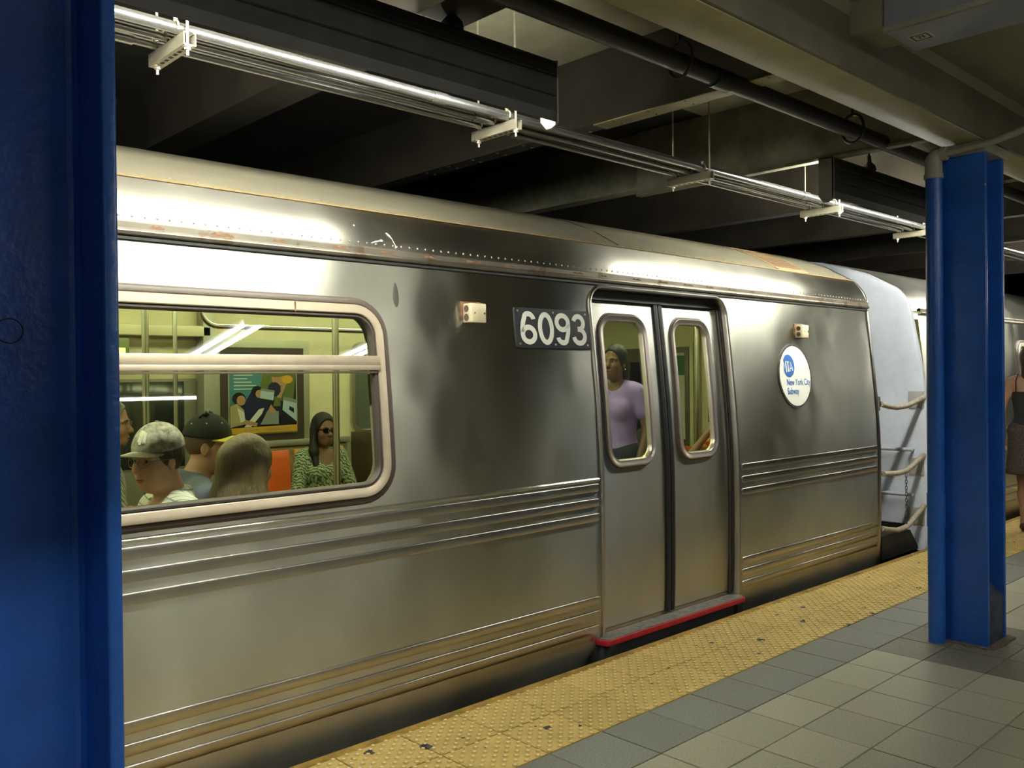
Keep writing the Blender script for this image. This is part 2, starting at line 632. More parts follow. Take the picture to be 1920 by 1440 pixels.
def tactile_mesh(name, w, d):
    b = MB()
    g = 0.004
    b.box((g, g, -0.012), (w - g, d - g, 0))
    nx, ny = 5, 5
    for c in (0, 1):
        for i in range(nx):
            for j in range(ny):
                cx_ = (i + 0.24 + 0.5 * c) * w / nx
                cy_ = (j + 0.26 + 0.5 * c) * d / ny
                rings = []
                for (rr, zz) in ((0.0112, 0.0), (0.0100, 0.0042), (0.0066, 0.0060)):
                    rings.append([(cx_ + rr * math.cos(2 * PI * k / 8), cy_ + rr * math.sin(2 * PI * k / 8), zz) for k in range(8)])
                n0 = len(b.v)
                b.loft(rings, True)
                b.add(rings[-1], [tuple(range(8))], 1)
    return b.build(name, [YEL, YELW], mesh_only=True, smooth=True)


def place(me, name, loc, parent, rot=0.0, m=None):
    o = bpy.data.objects.new(name, me)
    COL.objects.link(o)
    o.location = loc
    o.parent = parent
    o['_o'] = tuple(loc)
    return o


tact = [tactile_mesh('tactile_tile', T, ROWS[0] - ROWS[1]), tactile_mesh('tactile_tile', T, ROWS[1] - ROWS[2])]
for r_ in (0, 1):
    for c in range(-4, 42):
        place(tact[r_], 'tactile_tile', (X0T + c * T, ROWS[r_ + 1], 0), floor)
gm = tile_mesh('border_tile', T, ROWS[2] - ROWS[3], GREYT)
for c in range(-4, 42):
    place(gm, 'border_tile', (X0T + c * T, ROWS[3], random.uniform(-.0008, .0008)), floor)
far_t = MB()
for r_ in range(4, len(ROWS)):
    wd = ROWS[r_ - 1] - ROWS[r_]
    bmesh_ = tile_mesh('paving_tile', T, wd, BUFF)
    dm = tile_mesh('paving_tile', T, wd, BROWNT)
    for c in range(-1, 31):
        x = X0T + c * T
        y = ROWS[r_]
        if r_ > 8 and not (-1 <= c < 22):
            continue
        brown = 4.45 < x < 5.45 and 1.0 < y < 1.95
        # one whole row of the patch around the column starts a little off the joint line
        place(dm if brown else bmesh_, 'paving_tile', (x, y, random.uniform(-.0008, .0008)), floor)
for r_ in range(0, 17):
    y1_ = -0.195 - r_ * 0.29
    for c in range(-30, 80):
        x = X0T + c * T
        far_t.box((x + .002, y1_ - .288, -.012), (x + T - .002, y1_ - .002, 0))
for r_ in range(4, len(ROWS)):
    for c in list(range(-30, -1)) + list(range(31, 62)):
        x = X0T + c * T
        far_t.box((x + .002, ROWS[r_] + .002, -.012), (x + T - .002, ROWS[r_ - 1] - .002, 0))
ft = far_t.build('outer_paving', BUFF, floor)
ft['kind'] = 'stuff'
fy = MB()
for r_ in range(0, 3):
    for c in list(range(-30, -4)) + list(range(42, 62)):
        x = X0T + c * T
        fy.box((x + .002, ROWS[r_ + 1] + .002, -.012), (x + T - .002, ROWS[r_] - .002, 0), 1 if r_ == 2 else 0)
fo = fy.build('outer_edge_tiles', [YEL, GREYT], floor)
fo['kind'] = 'stuff'

# yellow worn edge nosing and the platform wall below
mb = MB()
mb.prism([(2.932, -0.25), (2.932, -0.004), (2.94, -0.004), (2.998, -0.008), (3.006, -0.018), (3.006, -0.25)], -8, 26)
struct(mb, 'trim_1', YEL2, bevel=0.002)
mb = MB()
mb.box((-8, 2.86, -1.15), (26, 2.96, -0.25))
struct(mb, 'wall_platform_edge', CONC)
mb = MB()
mb.box((-10, 2.86, -1.35), (28, 8.6, -1.15))
mb.box((-10, -17.5, -1.35), (28, -5.3, -1.15))
struct(mb, 'trackbed', TRACK)
mb = MB()
mb.box((-10, 8.3, -1.2), (28, 8.5, 3.3))
struct(mb, 'wall_back', CONC)
mb = MB()
mb.box((-10, -17.4, -1.2), (28, -17.2, 3.3))
struct(mb, 'wall_front', TILEW)
mb = MB()
mb.box((26, -17.4, -1.2), (26.2, 8.5, 3.3))
struct(mb, 'wall_right', CONC)
mb = MB()
mb.box((-8.2, -17.4, -1.2), (-8, 8.5, 3.3))
struct(mb, 'wall_left', CONC)

# ceiling: painted slab over the platform, sooty slab and steel beams over the track
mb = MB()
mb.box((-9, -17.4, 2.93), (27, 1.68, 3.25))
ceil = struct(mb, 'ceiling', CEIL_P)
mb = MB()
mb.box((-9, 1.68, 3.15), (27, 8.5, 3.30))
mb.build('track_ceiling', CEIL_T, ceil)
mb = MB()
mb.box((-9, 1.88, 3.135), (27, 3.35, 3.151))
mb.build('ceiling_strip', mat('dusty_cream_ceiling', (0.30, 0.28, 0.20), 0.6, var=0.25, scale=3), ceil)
mb = MB()
mb.prism([(1.67, 2.655), (1.88, 2.655), (1.88, 3.16), (1.67, 3.16)], -9, 27)
mb.build('long_beam', CREAM_BEAM, ceil, bevel=0.008)
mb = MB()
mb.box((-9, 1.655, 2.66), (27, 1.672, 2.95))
mb.build('beam_side_plate', mat('dark_olive_side', (0.12, 0.112, 0.075), 0.55, var=0.25, scale=4), ceil, bevel=0.003)  # thin plate that makes this beam side darker than the underside
mb = MB()
mb.prism([(1.64, 2.94), (1.675, 2.80), (1.675, 2.94)], -9, 27)
mb.build('beam_haunch', CEIL_P, ceil)
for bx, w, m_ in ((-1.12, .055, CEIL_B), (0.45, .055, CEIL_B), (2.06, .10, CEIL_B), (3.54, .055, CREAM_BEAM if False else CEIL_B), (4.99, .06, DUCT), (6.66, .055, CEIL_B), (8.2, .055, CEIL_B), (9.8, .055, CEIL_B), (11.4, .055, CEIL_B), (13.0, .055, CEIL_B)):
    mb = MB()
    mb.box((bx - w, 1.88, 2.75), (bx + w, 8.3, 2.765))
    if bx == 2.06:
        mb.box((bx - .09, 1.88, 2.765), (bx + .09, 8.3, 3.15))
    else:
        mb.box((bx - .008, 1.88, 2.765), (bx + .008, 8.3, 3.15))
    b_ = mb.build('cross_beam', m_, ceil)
    if bx == 3.54:
        rv = MB()
        for k in range(12):
            for s_ in (-1, 1):
                rv.ell((bx + s_ * .032, 2.05 + k * .22, 2.748), (.011, .011, .006), 8, 4)
        rv.build('rivet', CEIL_B, b_)['kind'] = 'stuff'
        fl = MB()
        fl.box((bx - .054, 1.90, 2.744), (bx + .054, 3.05, 2.7495))
        fl.build('bare_flange_plate', CREAM_BEAM, b_, bevel=0.001)
# stub of a cross beam between the long beam and the light box
for bx in (3.45, -1.4, 9.8):
    mb = MB()
    mb.box((bx, 1.515, 2.80), (bx + .26, 1.67, 2.94))
    mb.build('platform_beam', CEIL_P, ceil, bevel=0.006)
# duct / sheet metal panel between the beams, above the pipes
mb = MB()
mb.box((4.915, 1.90, 2.70), (4.935, 3.9, 3.14))
mb.box((4.90, 1.90, 2.695), (4.96, 3.9, 2.715))
mb.build('sheet_metal_panel', DUCT, ceil, bevel=0.002)


# ------------------------------------------------------------------ columns
def column(x, label, numeral=False):
    t = thing('support_column', label, 'column', (x + .14, 1.80, 0))
    y0, y1, z1, th = 1.67, 1.93, 2.66, 0.028
    for fx in (x, x + .28 - th):
        b = MB()
        b.box((fx, y0, 0.0), (fx + th, y1, z1))
        b.build('flange', BLUE, t, bevel=0.006, seg=3)
    b = MB()
    b.box((x + th - .002, 1.81, 0.0), (x + .28 - th + .002, 1.832, z1))
    b.build('web', BLUE, t)
    b = MB()
    for sx in (x + th, x + .28 - th):
        s_ = 1 if sx < x + .1 else -1
        for yy, sy_ in ((1.812, -1), (1.83, 1)):
            b.prism([(sx, yy), (sx + s_ * .02, yy), (sx + s_ * .006, yy + sy_ * .006), (sx, yy + sy_ * .02)], 0, z1, axis=2)
    b.build('fillet', BLUE, t)
    # sloped concrete fill between the flanges at the foot
    b = MB()
    b.prism([(1.675, 0.0), (1.81, 0.0), (1.81, 0.36), (1.675, 0.235)], x + th, x + .28 - th, axis=0)
    b.build('base_fill', mat('dirty_blue_grey_fill', (0.045, 0.06, 0.10), 0.6, var=0.5, scale=14), t, bevel=0.006)
    # flaking paint / cement at the foot
    b = MB()
    rr = random.Random(int(x * 10))
    ring = []
    for k in range(28):
        a = 2 * PI * k / 28
        rad = 1.0 + rr.uniform(-.08, .10)
        sx_, sy_ = .175 * rad, .165 * rad
        ca, sa = math.cos(a), math.sin(a)
        q = max(abs(ca), abs(sa))
        ring.append((x + .14 + sx_ * ca / q, 1.80 + sy_ * sa / q))
    b.prism(ring, -0.002, 0.006, axis=2)
    b.build('base_cement', mat('brown_base_cement', (0.13, 0.10, 0.075), 0.8, var=0.5, scale=25), t)
    # cap plate under the beam
    b = MB()
    b.box((x - .03, 1.66, 2.60), (x + .31, 1.94, 2.655))
    b.build('cap_plate', GREYP, t, bevel=0.004)
    if numeral:
        b = MB()
        ring = [(0.452 + .0225 * math.sin(2 * PI * k / 24), 1.8085, 1.541 + .0225 * math.cos(2 * PI * k / 24)) for k in range(25)]
        b.tube(ring, 0.0011, 6)
        b.tube([(0.404, 1.8085, 1.562), (0.412, 1.8085, 1.567), (0.412, 1.8085, 1.512)], 0.0016, 6)
        b.build('painted_numeral', mat('dark_blue_line', (0.004, 0.012, 0.05), 0.6), t)
    return t


near_col = column(0.318, 'large blue painted steel column close by at the left frame edge', True)
far_col = column(5.0, 'blue steel column with a drain pipe standing on the tiled platform')
column(-4.36, 'blue steel column behind the photographer on the platform edge row')
column(9.68, 'blue steel column hidden further down the platform')
for ob in list(SC.objects):
    if ob.type == 'EMPTY' and ob['label'].startswith('blue steel column hidden'):
        pass

# drain pipe beside the far column, with elbow, coupling and run along the beam
t = thing('drain_pipe', 'blue pipe with grey elbow strapped beside the platform column', 'pipe', (4.935, 1.905, 0))
b = MB()
b.tube([(4.935, 1.905, 0), (4.935, 1.905, 2.50)], 0.043, 18)
b.tube([(4.935, 1.905, 0.62), (4.935, 1.905, 0.80)], 0.046, 18)
b.build('riser', BLUE, t, smooth=True)
b = MB()
pts = [(4.935, 1.905, 2.49)]
for k in range(7):
    a = .5 * PI * k / 6
    pts.append((4.93, 1.905 - .04 * (1 - math.cos(a)), 2.565 + .045 * math.sin(a)))
b.tube(pts, [.044] * 4 + [.042, .040, .037, .034], 18)
b.tube([(4.93, 1.905, 2.485), (4.93, 1.905, 2.51)], 0.049, 18)
b.tube([(4.93, 1.835, 2.61), (4.93, 1.865, 2.61)], 0.036, 18)
b.build('elbow', GREYP, t, smooth=True)
b = MB()
b.tube([(4.93, 1.85, 2.61), (4.93, 1.70, 2.618), (4.93, 1.60, 2.630), (4.93, 1.50, 2.652), (4.93, 1.40, 2.685), (4.93, 1.1, 2.80), (4.93, .8, 2.86), (4.93, -3, 2.88)], 0.019, 14)
b.build('conduit_run', GREYP, t, smooth=True)


# ------------------------------------------------------------------ platform edge lights, hung from the ceiling
def edge_light(x0, label, flip=False):
    x1 = x0 + 2.44
    t = thing('edge_light', label, 'light fixture', ((x0 + x1) / 2, 2.48, 2.46))
    b = MB()
    prof_ = [(2.446, 2.46), (2.440, 2.50), (2.440, 2.555), (2.446, 2.56), (2.440, 2.565), (2.440, 2.635), (2.446, 2.64), (2.440, 2.645), (2.440, 2.69), (2.446, 2.70), (2.525, 2.70),
             (2.525, 2.692), (2.449, 2.692), (2.449, 2.465)]
    b.prism(prof_, x0, x1)
    b.build('housing', DARKM, t)
    b = MB()
    b.prism([(2.450, 2.468), (2.450, 2.690), (2.504, 2.690), (2.500, 2.686), (2.462, 2.66), (2.454, 2.56), (2.454, 2.468)], x0 + .01, x1 - .01)
    b.build('reflector', REFL, t)
    for xe, s_ in ((x0, 1), (x1, -1)):
        b = MB()
        b.prism([(2.438, 2.455), (2.438, 2.702), (2.532, 2.712), (2.532, 2.475), (2.500, 2.440), (2.470, 2.44)], xe, xe + s_ * .008)
        b.build('end_plate', mat('grey_end_plate', (0.22, 0.21, 0.20), 0.5), t)
    for yy, zz in ((2.490, 2.585), (2.490, 2.655)):
        b = MB()
        b.tube([(x0 + .03, yy, zz), (x1 - .03, yy, zz)], 0.019, 12)
        b.build('fluorescent_tube', TUBE_EDGE, t, smooth=True)
    for hx in (x0 + .52, x1 - .52):
        b = MB()
        b.tube([(hx, 2.47, 2.70), (hx, 2.47, 3.15)], 0.008, 8)
        b.tube([(hx, 2.47, 2.70), (hx, 2.47, 2.725), (hx, 2.47, 2.75), (hx, 2.47, 2.79)], [0.045, 0.04, 0.016, 0.012], 12)
        b.build('hanger_rod', BLKPIPE, t, smooth=True)
    return t


edge_light(0.14, 'long dark hooded light hanging over the train roof near the left column')
edge_light(4.873, 'dark hooded light hanging over the train end beside the far column')
edge_light(9.55, 'third hooded edge light further along the platform')
edge_light(-4.55, 'hooded edge light out of frame to the left')


# transverse twin tube lights under the platform ceiling
def platform_light(x, y0, y1, label, box_to=None):
    t = thing('platform_light', label, 'light fixture', (x, (y0 + y1) / 2, 2.75))
    b = MB()
    ye = box_to if box_to is not None else y0 + .15
    b.box((x - .15, y1 - .2, 2.765), (x + .15, ye, 2.93))
    b.build('raceway_box', BOXG, t, bevel=0.008)
    if box_to is not None:
        b = MB()
        b.box((x - .153, y1 - .2, 2.765), (x - .138, ye, 2.785))
        b.build('edge_lip', GREYP, t)
        b = MB()
        b.box((x - .045, ye - .125, 2.7625), (x + .035, ye - .045, 2.7655))
        l_ = b.build('sticker', PAPER, t)
        b = MB()
        for (u0, u1, v0, v1) in ((.1, .9, .1, .16), (.1, .9, .84, .9), (.1, .16, .1, .9), (.84, .9, .1, .9), (.3, .7, .35, .42), (.3, .37, .35, .7), (.45, .7, .55, .62)):
            b.box((x - .045 + .08 * u0, ye - .125 + .08 * v0, 2.7615), (x - .045 + .08 * u1, ye - .125 + .08 * v1, 2.7626))
        b.build('sticker_print', INK, l_)
    for dx in (-.075, .075):
        b = MB()
        b.tube([(x + dx, y0, 2.74), (x + dx, y1, 2.74)], 0.019, 12)
        b.build('fluorescent_tube', TUBE_PLAT, t, smooth=True)
    for yy in (y0 - .01, y1 + .01):
        b = MB()
        b.box((x - .12, yy - .025, 2.715), (x + .12, yy + .025, 2.766))
        b.build('lamp_holder', REFL, t)
    return t


platform_light(3.58, -0.35, -2.75, 'blue grey ceiling box with a square sticker above the platform', 1.51)
platform_light(5.2, -0.35, -2.75, 'twin tube ceiling light behind the photographer to the right')
platform_light(12.2, 1.38, 0.15, 'twin tube ceiling light further down the platform')
platform_light(16.0, 1.38, 0.15, 'twin tube ceiling light far down the platform')

# added out of view: batten lights the near column's foot, board shades its top
t = thing('added_batten_light', 'single tube batten added overhead to light the near column', 'light fixture', (.4, -.6, 2.78))
b = MB()
b.box((-.85, -.66, 2.765), (1.65, -.54, 2.93))
b.build('batten', REFL, t, bevel=0.006)
b = MB()
b.tube([(-.82, -.6, 2.738), (1.62, -.6, 2.738)], 0.019, 12)
b.build('fluorescent_tube', TUBE_BAT, t, smooth=True)
for xx in (-.83, 1.63):
    b = MB()
    b.box((xx - .02, -.63, 2.71), (xx + .02, -.57, 2.766))
    b.build('lamp_holder', REFL, t)
t = thing('shade_board', 'added blank board hung overhead to shade the near column', 'light blocker', (.4, .1, 2.27))
b = MB()
b.box((-1.1, .085, 2.27), (1.9, .115, 2.66))
b.build('board', DARKM, t, bevel=0.004)
for xx in (-.9, 1.7):
    b = MB()
    b.tube([(xx, .1, 2.66), (xx, .1, 2.93)], .01, 8)
    b.build('hanger_rod', BLKPIPE, t)

# hooded lights over the opposite platform edge
for x0, lab in ((2.51, 'hooded light over the opposite platform edge, nearer one'), (-2.2, 'hooded light over the opposite platform edge, left one')):
    t = thing('opposite_light', lab, 'light fixture', (x0 + 1.22, -4.75, 2.5))
    b = MB()
    b.prism([(-4.68, 2.53), (-4.68, 2.72), (-4.84, 2.72), (-4.84, 2.71), (-4.69, 2.71), (-4.69, 2.53)], x0, x0 + 2.44)
    b.build('housing', DARKM, t)
    b = MB()
    b.tube([(x0 + .03, -4.75, 2.505), (x0 + 2.41, -4.75, 2.505)], 0.019, 12)
    b.build('fluorescent_tube', TUBE_FAR, t, smooth=True)
    for hx in (x0 + .5, x0 + 1.9):
        b = MB()
        b.tube([(hx, -4.72, 2.72), (hx, -4.72, 2.93)], 0.008, 8)
        b.build('hanger_rod', BLKPIPE, t)

# black sprinkler pipe with its hangers
t = thing('black_pipe', 'black pipe running under the ceiling above the platform edge', 'pipe', (4, 2.17, 2.72))
b = MB()
b.tube([(-8, 2.17, 2.72), (25, 2.17, 2.745)], 0.040, 16)
for xc in (3.31, 7.6):
    b.tube([(xc - .06, 2.17, 2.724), (xc + .06, 2.17, 2.724)], 0.045, 16)
b.build('pipe_run', BLKPIPE, t, smooth=True)
for xh in (3.02, 4.55, 0.6, 6.2):
    b = MB()
    b.tube([(xh, 2.17 + .06 * math.sin(2 * PI * k / 16), 2.74 + .075 * math.cos(2 * PI * k / 16)) for k in range(17)], 0.008, 6)
    b.tube([(xh, 2.17, 2.81), (xh, 2.17, 3.15)], 0.007, 8)
    b.build('ring_hanger', BLKPIPE, t, smooth=True)

# three conduits on strut hangers
names_ = ('nearest of the three metal conduits under the edge light, brightest lit', 'middle one of three metal conduits hung over the train', 'farthest of three metal conduits, nearest the train roof')
for k, (yy, zz) in enumerate(((2.845, 2.592), (2.935, 2.587), (3.025, 2.587))):
    b = MB()
    r_ = (0.020, 0.015, 0.015)[k]
    b.tube([(-8, yy, zz), (25, yy, zz)], r_, 14)
    for xc in (2.30 + .3 * k, 5.3 + .2 * k, 0.3 + .4 * k):
        b.tube([(xc - .035, yy, zz), (xc + .035, yy, zz)], r_ + .004, 14)
    o = b.build('conduit_pipe', PIPEG, None, origin=(4, yy, zz), smooth=True)
    tag(o, names_[k], 'pipe', 'conduits over the track')


def strut(x):
    lab = {0: 'slotted strut hanger nearest the left column, under the first light', 1: 'strut hanger near the end of the first light', 2: 'dark strut hanger between the two lights',
           3: 'strut hanger under the near end of the second light', 4: 'strut hanger just left of the far column', 5: 'strut hanger further along'}
    return lab


def make_strut(x, label):
    t = thing('strut_hanger', label, 'pipe hanger', (x, 2.93, 2.56), 'strut hangers over the track')
    b = MB()
    y0, y1 = 2.80, 3.09
    w = .0205
    z0, z1 = 2.53, 2.572
    th = .003
    # U channel, open side up
    b.prism([(x - w, z1), (x - w, z0), (x + w, z0), (x + w, z1), (x + w - .008, z1), (x + w - .008, z1 - th), (x + w - th, z1 - th), (x + w - th, z0 + th),
             (x - w + th, z0 + th), (x - w + th, z1 - th), (x - w + .008, z1 - th), (x - w + .008, z1)], y0, y1, axis=1)
    ch = b.build('channel', GALV, t)
    b = MB()
    for k in range(7):
        b.box((x - .006, y0 + .035 + .035 * k, z0 - .0008), (x + .006, y0 + .055 + .035 * k, z0 + .0005))
    b.build('slot', INK, ch)
    for yy in (y0 + .015, y1 - .03):
        b = MB()
        b.tube([(x - .002, yy, 2.50), (x - .002, yy, 3.15)], 0.005, 8)
        b.build('threaded_rod', GALV, t, smooth=True)
        b = MB()
        b.tube([(x - .002, yy, z0 - .012), (x - .002, yy, z0)], 0.011, 6)
        b.tube([(x - .002, yy, z0 - .003), (x - .002, yy, z0)], 0.016, 10)
        b.build('nut', GALV, t)
    for (yy, zz, rr) in ((2.845, 2.592, .020), (2.935, 2.587, .015), (3.025, 2.587, .015)):
        b = MB()
        b.tube([(x - .028, yy + (rr + .004) * math.cos(a), zz + (rr + .004) * math.sin(a)) for a in [PI * (-.15 + 1.3 * k / 8) for k in range(9)]], 0.004, 6)
        b.tube([(x - .028, yy, zz + rr), (x - .028, yy, zz + rr + .016)], 0.007, 8)
        b.build('pipe_clamp', GALV, t, smooth=True)
    return t


st0 = make_strut(1.235, 'slotted strut hanger nearest the left column, under the first light')
for xs, lab in ((2.707, 'strut hanger just before the end of the first light'), (4.187, 'dark strut hanger between the two edge lights'),
                (5.703, 'strut hanger under the second light, right of the dark one'), (7.19, 'strut hanger just left of the far column, last in view')):
    copy_tree(st0, (xs - 1.235, 0, 0), lab, 'strut hangers over the track')


# ------------------------------------------------------------------ SUBWAY CAR (near)
XL, XR = -3.2, 6.93
car = thing('subway_car', 'stainless steel subway car standing at the platform, doors closed', 'train', (3.0, 4.6, -1.0))
WIN = (0.42, 2.245, 0.930, 1.785, 0.16)     # rubber outline of the big window
DOOR = (3.595, 4.882, 0.06, 1.925, 0.10)    # opening of the doorway
outline = dens([(XL, -.12), (XR, -.12), (XR, 1.965), (XL, 1.965)], .4)
win_hole = dens(rrect(WIN[0] + .03, WIN[1] - .03, WIN[2] + .03, WIN[3] - .03, WIN[4] - .03), .15)
door_hole = dens(rrect(DOOR[0], DOOR[1], DOOR[2], DOOR[3], DOOR[4], corners=(0, 0, 1, 1)), .15)
V, F = sheet(outline, [win_hole, door_hole], prof, ZC)
b = MB()
b.add(V, F)
side = b.build('side_panel', STEEL, car, smooth=True)
# lower skirt
b = MB()
b.loft([[(x, prof(-.12) + dy, z) for x in (XL, 3.56)] for dy, z in ((0, -.12), (.03, -.16), (.12, -.30), (.12, -.9))], closed=False)
b.loft([[(x, prof(-.12) + dy, z) for x in (4.92, XR)] for dy, z in ((0, -.12), (.03, -.16), (.12, -.30), (.12, -.9))], closed=False)
b.loft([[(x, prof(-.12) + dy, z) for x in (3.56, 4.92)] for dy, z in ((0.02, .05), (.03, -.16), (.12, -.30), (.12, -.9))], closed=False)
b.build('underframe', UNDER, car)

# corrugation ribs
for z in (0.868, 0.790, 0.712, 0.275, 0.198, 0.122):
    for (xa, xb) in ((XL, 3.560), (4.925, 6.868)):
        b = MB()
        rings = []
        sec = [(-.0275, 0.0), (-.0270, .0072), (-.0255, .0080), (.0100, .0084), (.0125, .0076), (.0145, .0052), (.0155, 0.0)]
        rows = []
        for q, (dz, dy) in enumerate(sec):
            rows.append((dz, dy))
        xs = [xa, xa + .006, xa + .02, xb - .02, xb - .006, xb]
        sc = [0.0, .6, 1, 1, .6, 0.0]
        for x, k in zip(xs, sc):
            rings.append([(x, prof(z + dz) - dy * k - 0.0004, z + dz * (0.35 + .65 * k)) for dz, dy in rows])
        b.loft(rings, closed=False)
        b.build('corrugation_rib', STEEL_TRIM, car, smooth=True)
# crease above the ribs
b = MB()
b.loft([[(x, prof(z) - dy, z) for x in (XL, 3.56)] for z, dy in ((.892, 0), (.897, .004), (.905, .005), (.912, 0))], closed=False)
b.build('belt_crease', STEEL, car, smooth=True)

# roof
RP = [(3.190, 1.985), (3.196, 2.038), (3.215, 2.085), (3.241, 2.122), (3.275, 2.162), (3.314, 2.196), (3.38, 2.235), (3.446, 2.270), (3.54, 2.325), (3.736, 2.402), (3.993, 2.475), (4.30, 2.525), (4.62, 2.54)]
RP = RP + [(9.24 - y, z) for y, z in RP[-2::-1]]


def roof_ring(x):
    return [(x, y, z) for y, z in RP]


b = MB()
b.loft([[(x, y, z) for y, z in RP[5:-5]] for x in np.linspace(XL, XR, 24)], closed=False)
b.build('roof', ROOFP, car, smooth=True)
for half in (RP[:6], RP[-6:]):
    b = MB()
    b.loft([[(x, y, z) for y, z in half] for x in np.linspace(XL, XR, 24)], closed=False)
    b.build('roof_shoulder', STEEL_ROOF, car, smooth=True)
b = MB()
b.loft([[(x, y, z) for y, z in ((3.302, 2.1905), (3.300, 2.1945), (3.312, 2.2005), (3.318, 2.200))] for x in (XL, XR)], closed=False)
b.build('roof_seam', mat('yellowed_seam', (0.30, 0.21, 0.10), 0.6), car)
# gutter rail: two lips over the side
b = MB()
b.loft([[(x, y, z) for y, z in ((3.196, 2.012), (3.180, 2.010), (3.176, 2.004), (3.178, 1.984), (3.172, 1.980), (3.168, 1.972), (3.172, 1.962), (3.186, 1.956), (3.196, 1.952))] for x in np.linspace(XL, XR - .02, 20)], closed=False)
b.build('gutter_rail', STEEL_GUT, car, smooth=True)
b = MB()
b.loft([[(x, y, z) for y, z in ((3.189, 1.958), (3.181, 1.954), (3.181, 1.944), (3.190, 1.938))] for x in (XL, XR - .02)], closed=False)
b.build('gutter_seal', BLACK, car)
b = MB()
rr = random.Random(3)
for k in range(25):
    x = .75 + .245 * k + rr.uniform(-.02, .02)
    L_ = rr.uniform(.05, .11)
    b.add([(x, 3.1765, 1.990), (x + L_, 3.1765, 1.9885), (x + L_ * .9, 3.1762, 1.996), (x + L_ * .65, 3.176, 1.999), (x + L_ * .4, 3.1762, 1.995), (x + L_ * .2, 3.176, 2.0)], [(0, 1, 2, 3, 4, 5)])
b.build('rust_patch', RUST, car)['kind'] = 'stuff'
b = MB()
for k in range(150):
    x = .2 + .045 * k
    b.ell((x, 3.1945, 2.028), (.0055, .003, .0055), 6, 4)
b.build('roof_rivet', ROOFP, car, smooth=True)['kind'] = 'stuff'
b = MB()
for k in range(60):
    x = .4 + .11 * k
    b.ell((x, 3.345, 2.2155), (.004, .004, .003), 6, 4)
b.build('seam_rivet', MATS['yellowed_seam'], car, smooth=True)['kind'] = 'stuff'
# curved weld line over the roof
b = MB()
arc = []
for k in range(9):
    y, z = np.interp(k / 8, [0, .25, .5, .75, 1], [3.33, 3.5, 3.72, 3.99, 4.3]), 0
    z = float(np.interp(y, [p[0] for p in RP[:13]], [p[1] for p in RP[:13]]))
    arc.append((4.02 - .05 * (k / 8) ** 2, float(y), z + .001))
b.tube(arc, 0.004, 6)
b.build('weld_line', STEEL_ROOF, car, smooth=True)


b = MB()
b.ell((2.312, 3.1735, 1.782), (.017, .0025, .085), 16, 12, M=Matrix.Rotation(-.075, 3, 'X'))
b.build('dark_dent', mat('dent_reflection_steel', (0.09, 0.088, 0.08), 0.45, 0.6), car, smooth=True)  # dent in the side, its dark reflection painted as steel colour
b = MB()
for (xa, za, xb, zb, w) in ((2.29, 2.085, 2.315, 2.06, .006), (2.315, 2.06, 2.33, 2.025, .0025), (2.325, 2.026, 2.335, 2.018, .008), (2.20, 2.03, 2.25, 2.045, .005), (2.245, 2.043, 2.262, 2.046, .008), (2.13, 2.105, 2.136, 2.10, .005)):
    ya, yb = (float(np.interp(z_, [2.0, 2.038, 2.085, 2.122, 2.162], [3.192, 3.196, 3.215, 3.241, 3.275])) - .002 for z_ in (za, zb))
    b.tube([(xa, ya, za), ((xa + xb) / 2, (ya + yb) / 2, (za + zb) / 2), (xb, yb, zb)], [w * .5, w, w * .4], 6)
b.build('paint_splash', mat('dried_white_paint', (0.5, 0.49, 0.42), 0.7), car)['kind'] = 'stuff'


# roof vent grille
def roof_at(y):
    return float(np.interp(y, [p[0] for p in RP[:13]], [p[1] for p in RP[:13]]))


b = MB()
x0, x1, ya, yb = 5.80, 6.26, 3.33, 3.80
fr_ = [(x0, x1, ya, ya + .03), (x0, x1, yb - .03, yb), (x0, x0 + .02, ya, yb), (x1 - .02, x1, ya, yb)]
for (xa, xb, y_0, y_1) in fr_:
    yy = np.linspace(y_0, y_1, 8)
    b.loft([[(xa, y, roof_at(y) + .0005), (xa, y, roof_at(y) + .005), (xb, y, roof_at(y) + .005), (xb, y, roof_at(y) + .0005)] for y in yy], closed=True, caps=True)
vent = b.build('roof_vent', mat('tan_vent_paint', (0.36, 0.25, 0.13), 0.5, var=0.2), car)
for k in range(13):
    y = ya + .045 + k * .030
    b = MB()
    b.loft([[(x, y, roof_at(y) + .0014), (x, y + .002, roof_at(y) + .0034), (x, y + .013, roof_at(y) + .0034), (x, y + .015, roof_at(y) + .0014)] for x in (x0 + .018, x1 - .018)], closed=True, caps=True)
    b.build('slat', MATS['tan_vent_paint'], vent)
b = MB()
b.loft([[(x, y, roof_at(y) + .0012) for x in (x0 + .01, x1 - .01)] for y in np.linspace(ya + .01, yb - .01, 8)], closed=False)
b.build('vent_backing', mat('vent_backing_brown', (0.12, 0.07, 0.04), 0.7), vent)

# end of the car: corner post and end face
b = MB()
zs = np.linspace(-.12, 1.965, 16)
b.loft([[(XR + dx, prof(z) + dy, z) for dx, dy in ((-.055, -.0005), (-.05, -.003), (0, -.002), (.012, .004), (.016, .02), (.016, .06))] for z in zs], closed=False)
RZ = RP[:13]
b.loft([[(XR + dx, y + dy * .7, z + (-dy) * .7) for dx, dy in ((-.03, -.001), (-.025, -.004), (0, -.003), (.012, .004), (.016, .02), (.016, .06))] for y, z in RZ], closed=False)
b.build('corner_post', STEEL_TRIM, car, smooth=True)
b = MB()
pf = [(prof(z) + .03, z) for z in np.linspace(-.2, 1.965, 12)] + [(y + .02, z - .02) for y, z in RP[:13]]
full = pf + [(9.24 - y, z) for y, z in pf[::-1]]
b.prism(full, XR - .02, XR + .01)
b.build('end_wall', STEEL_ROOF, car)

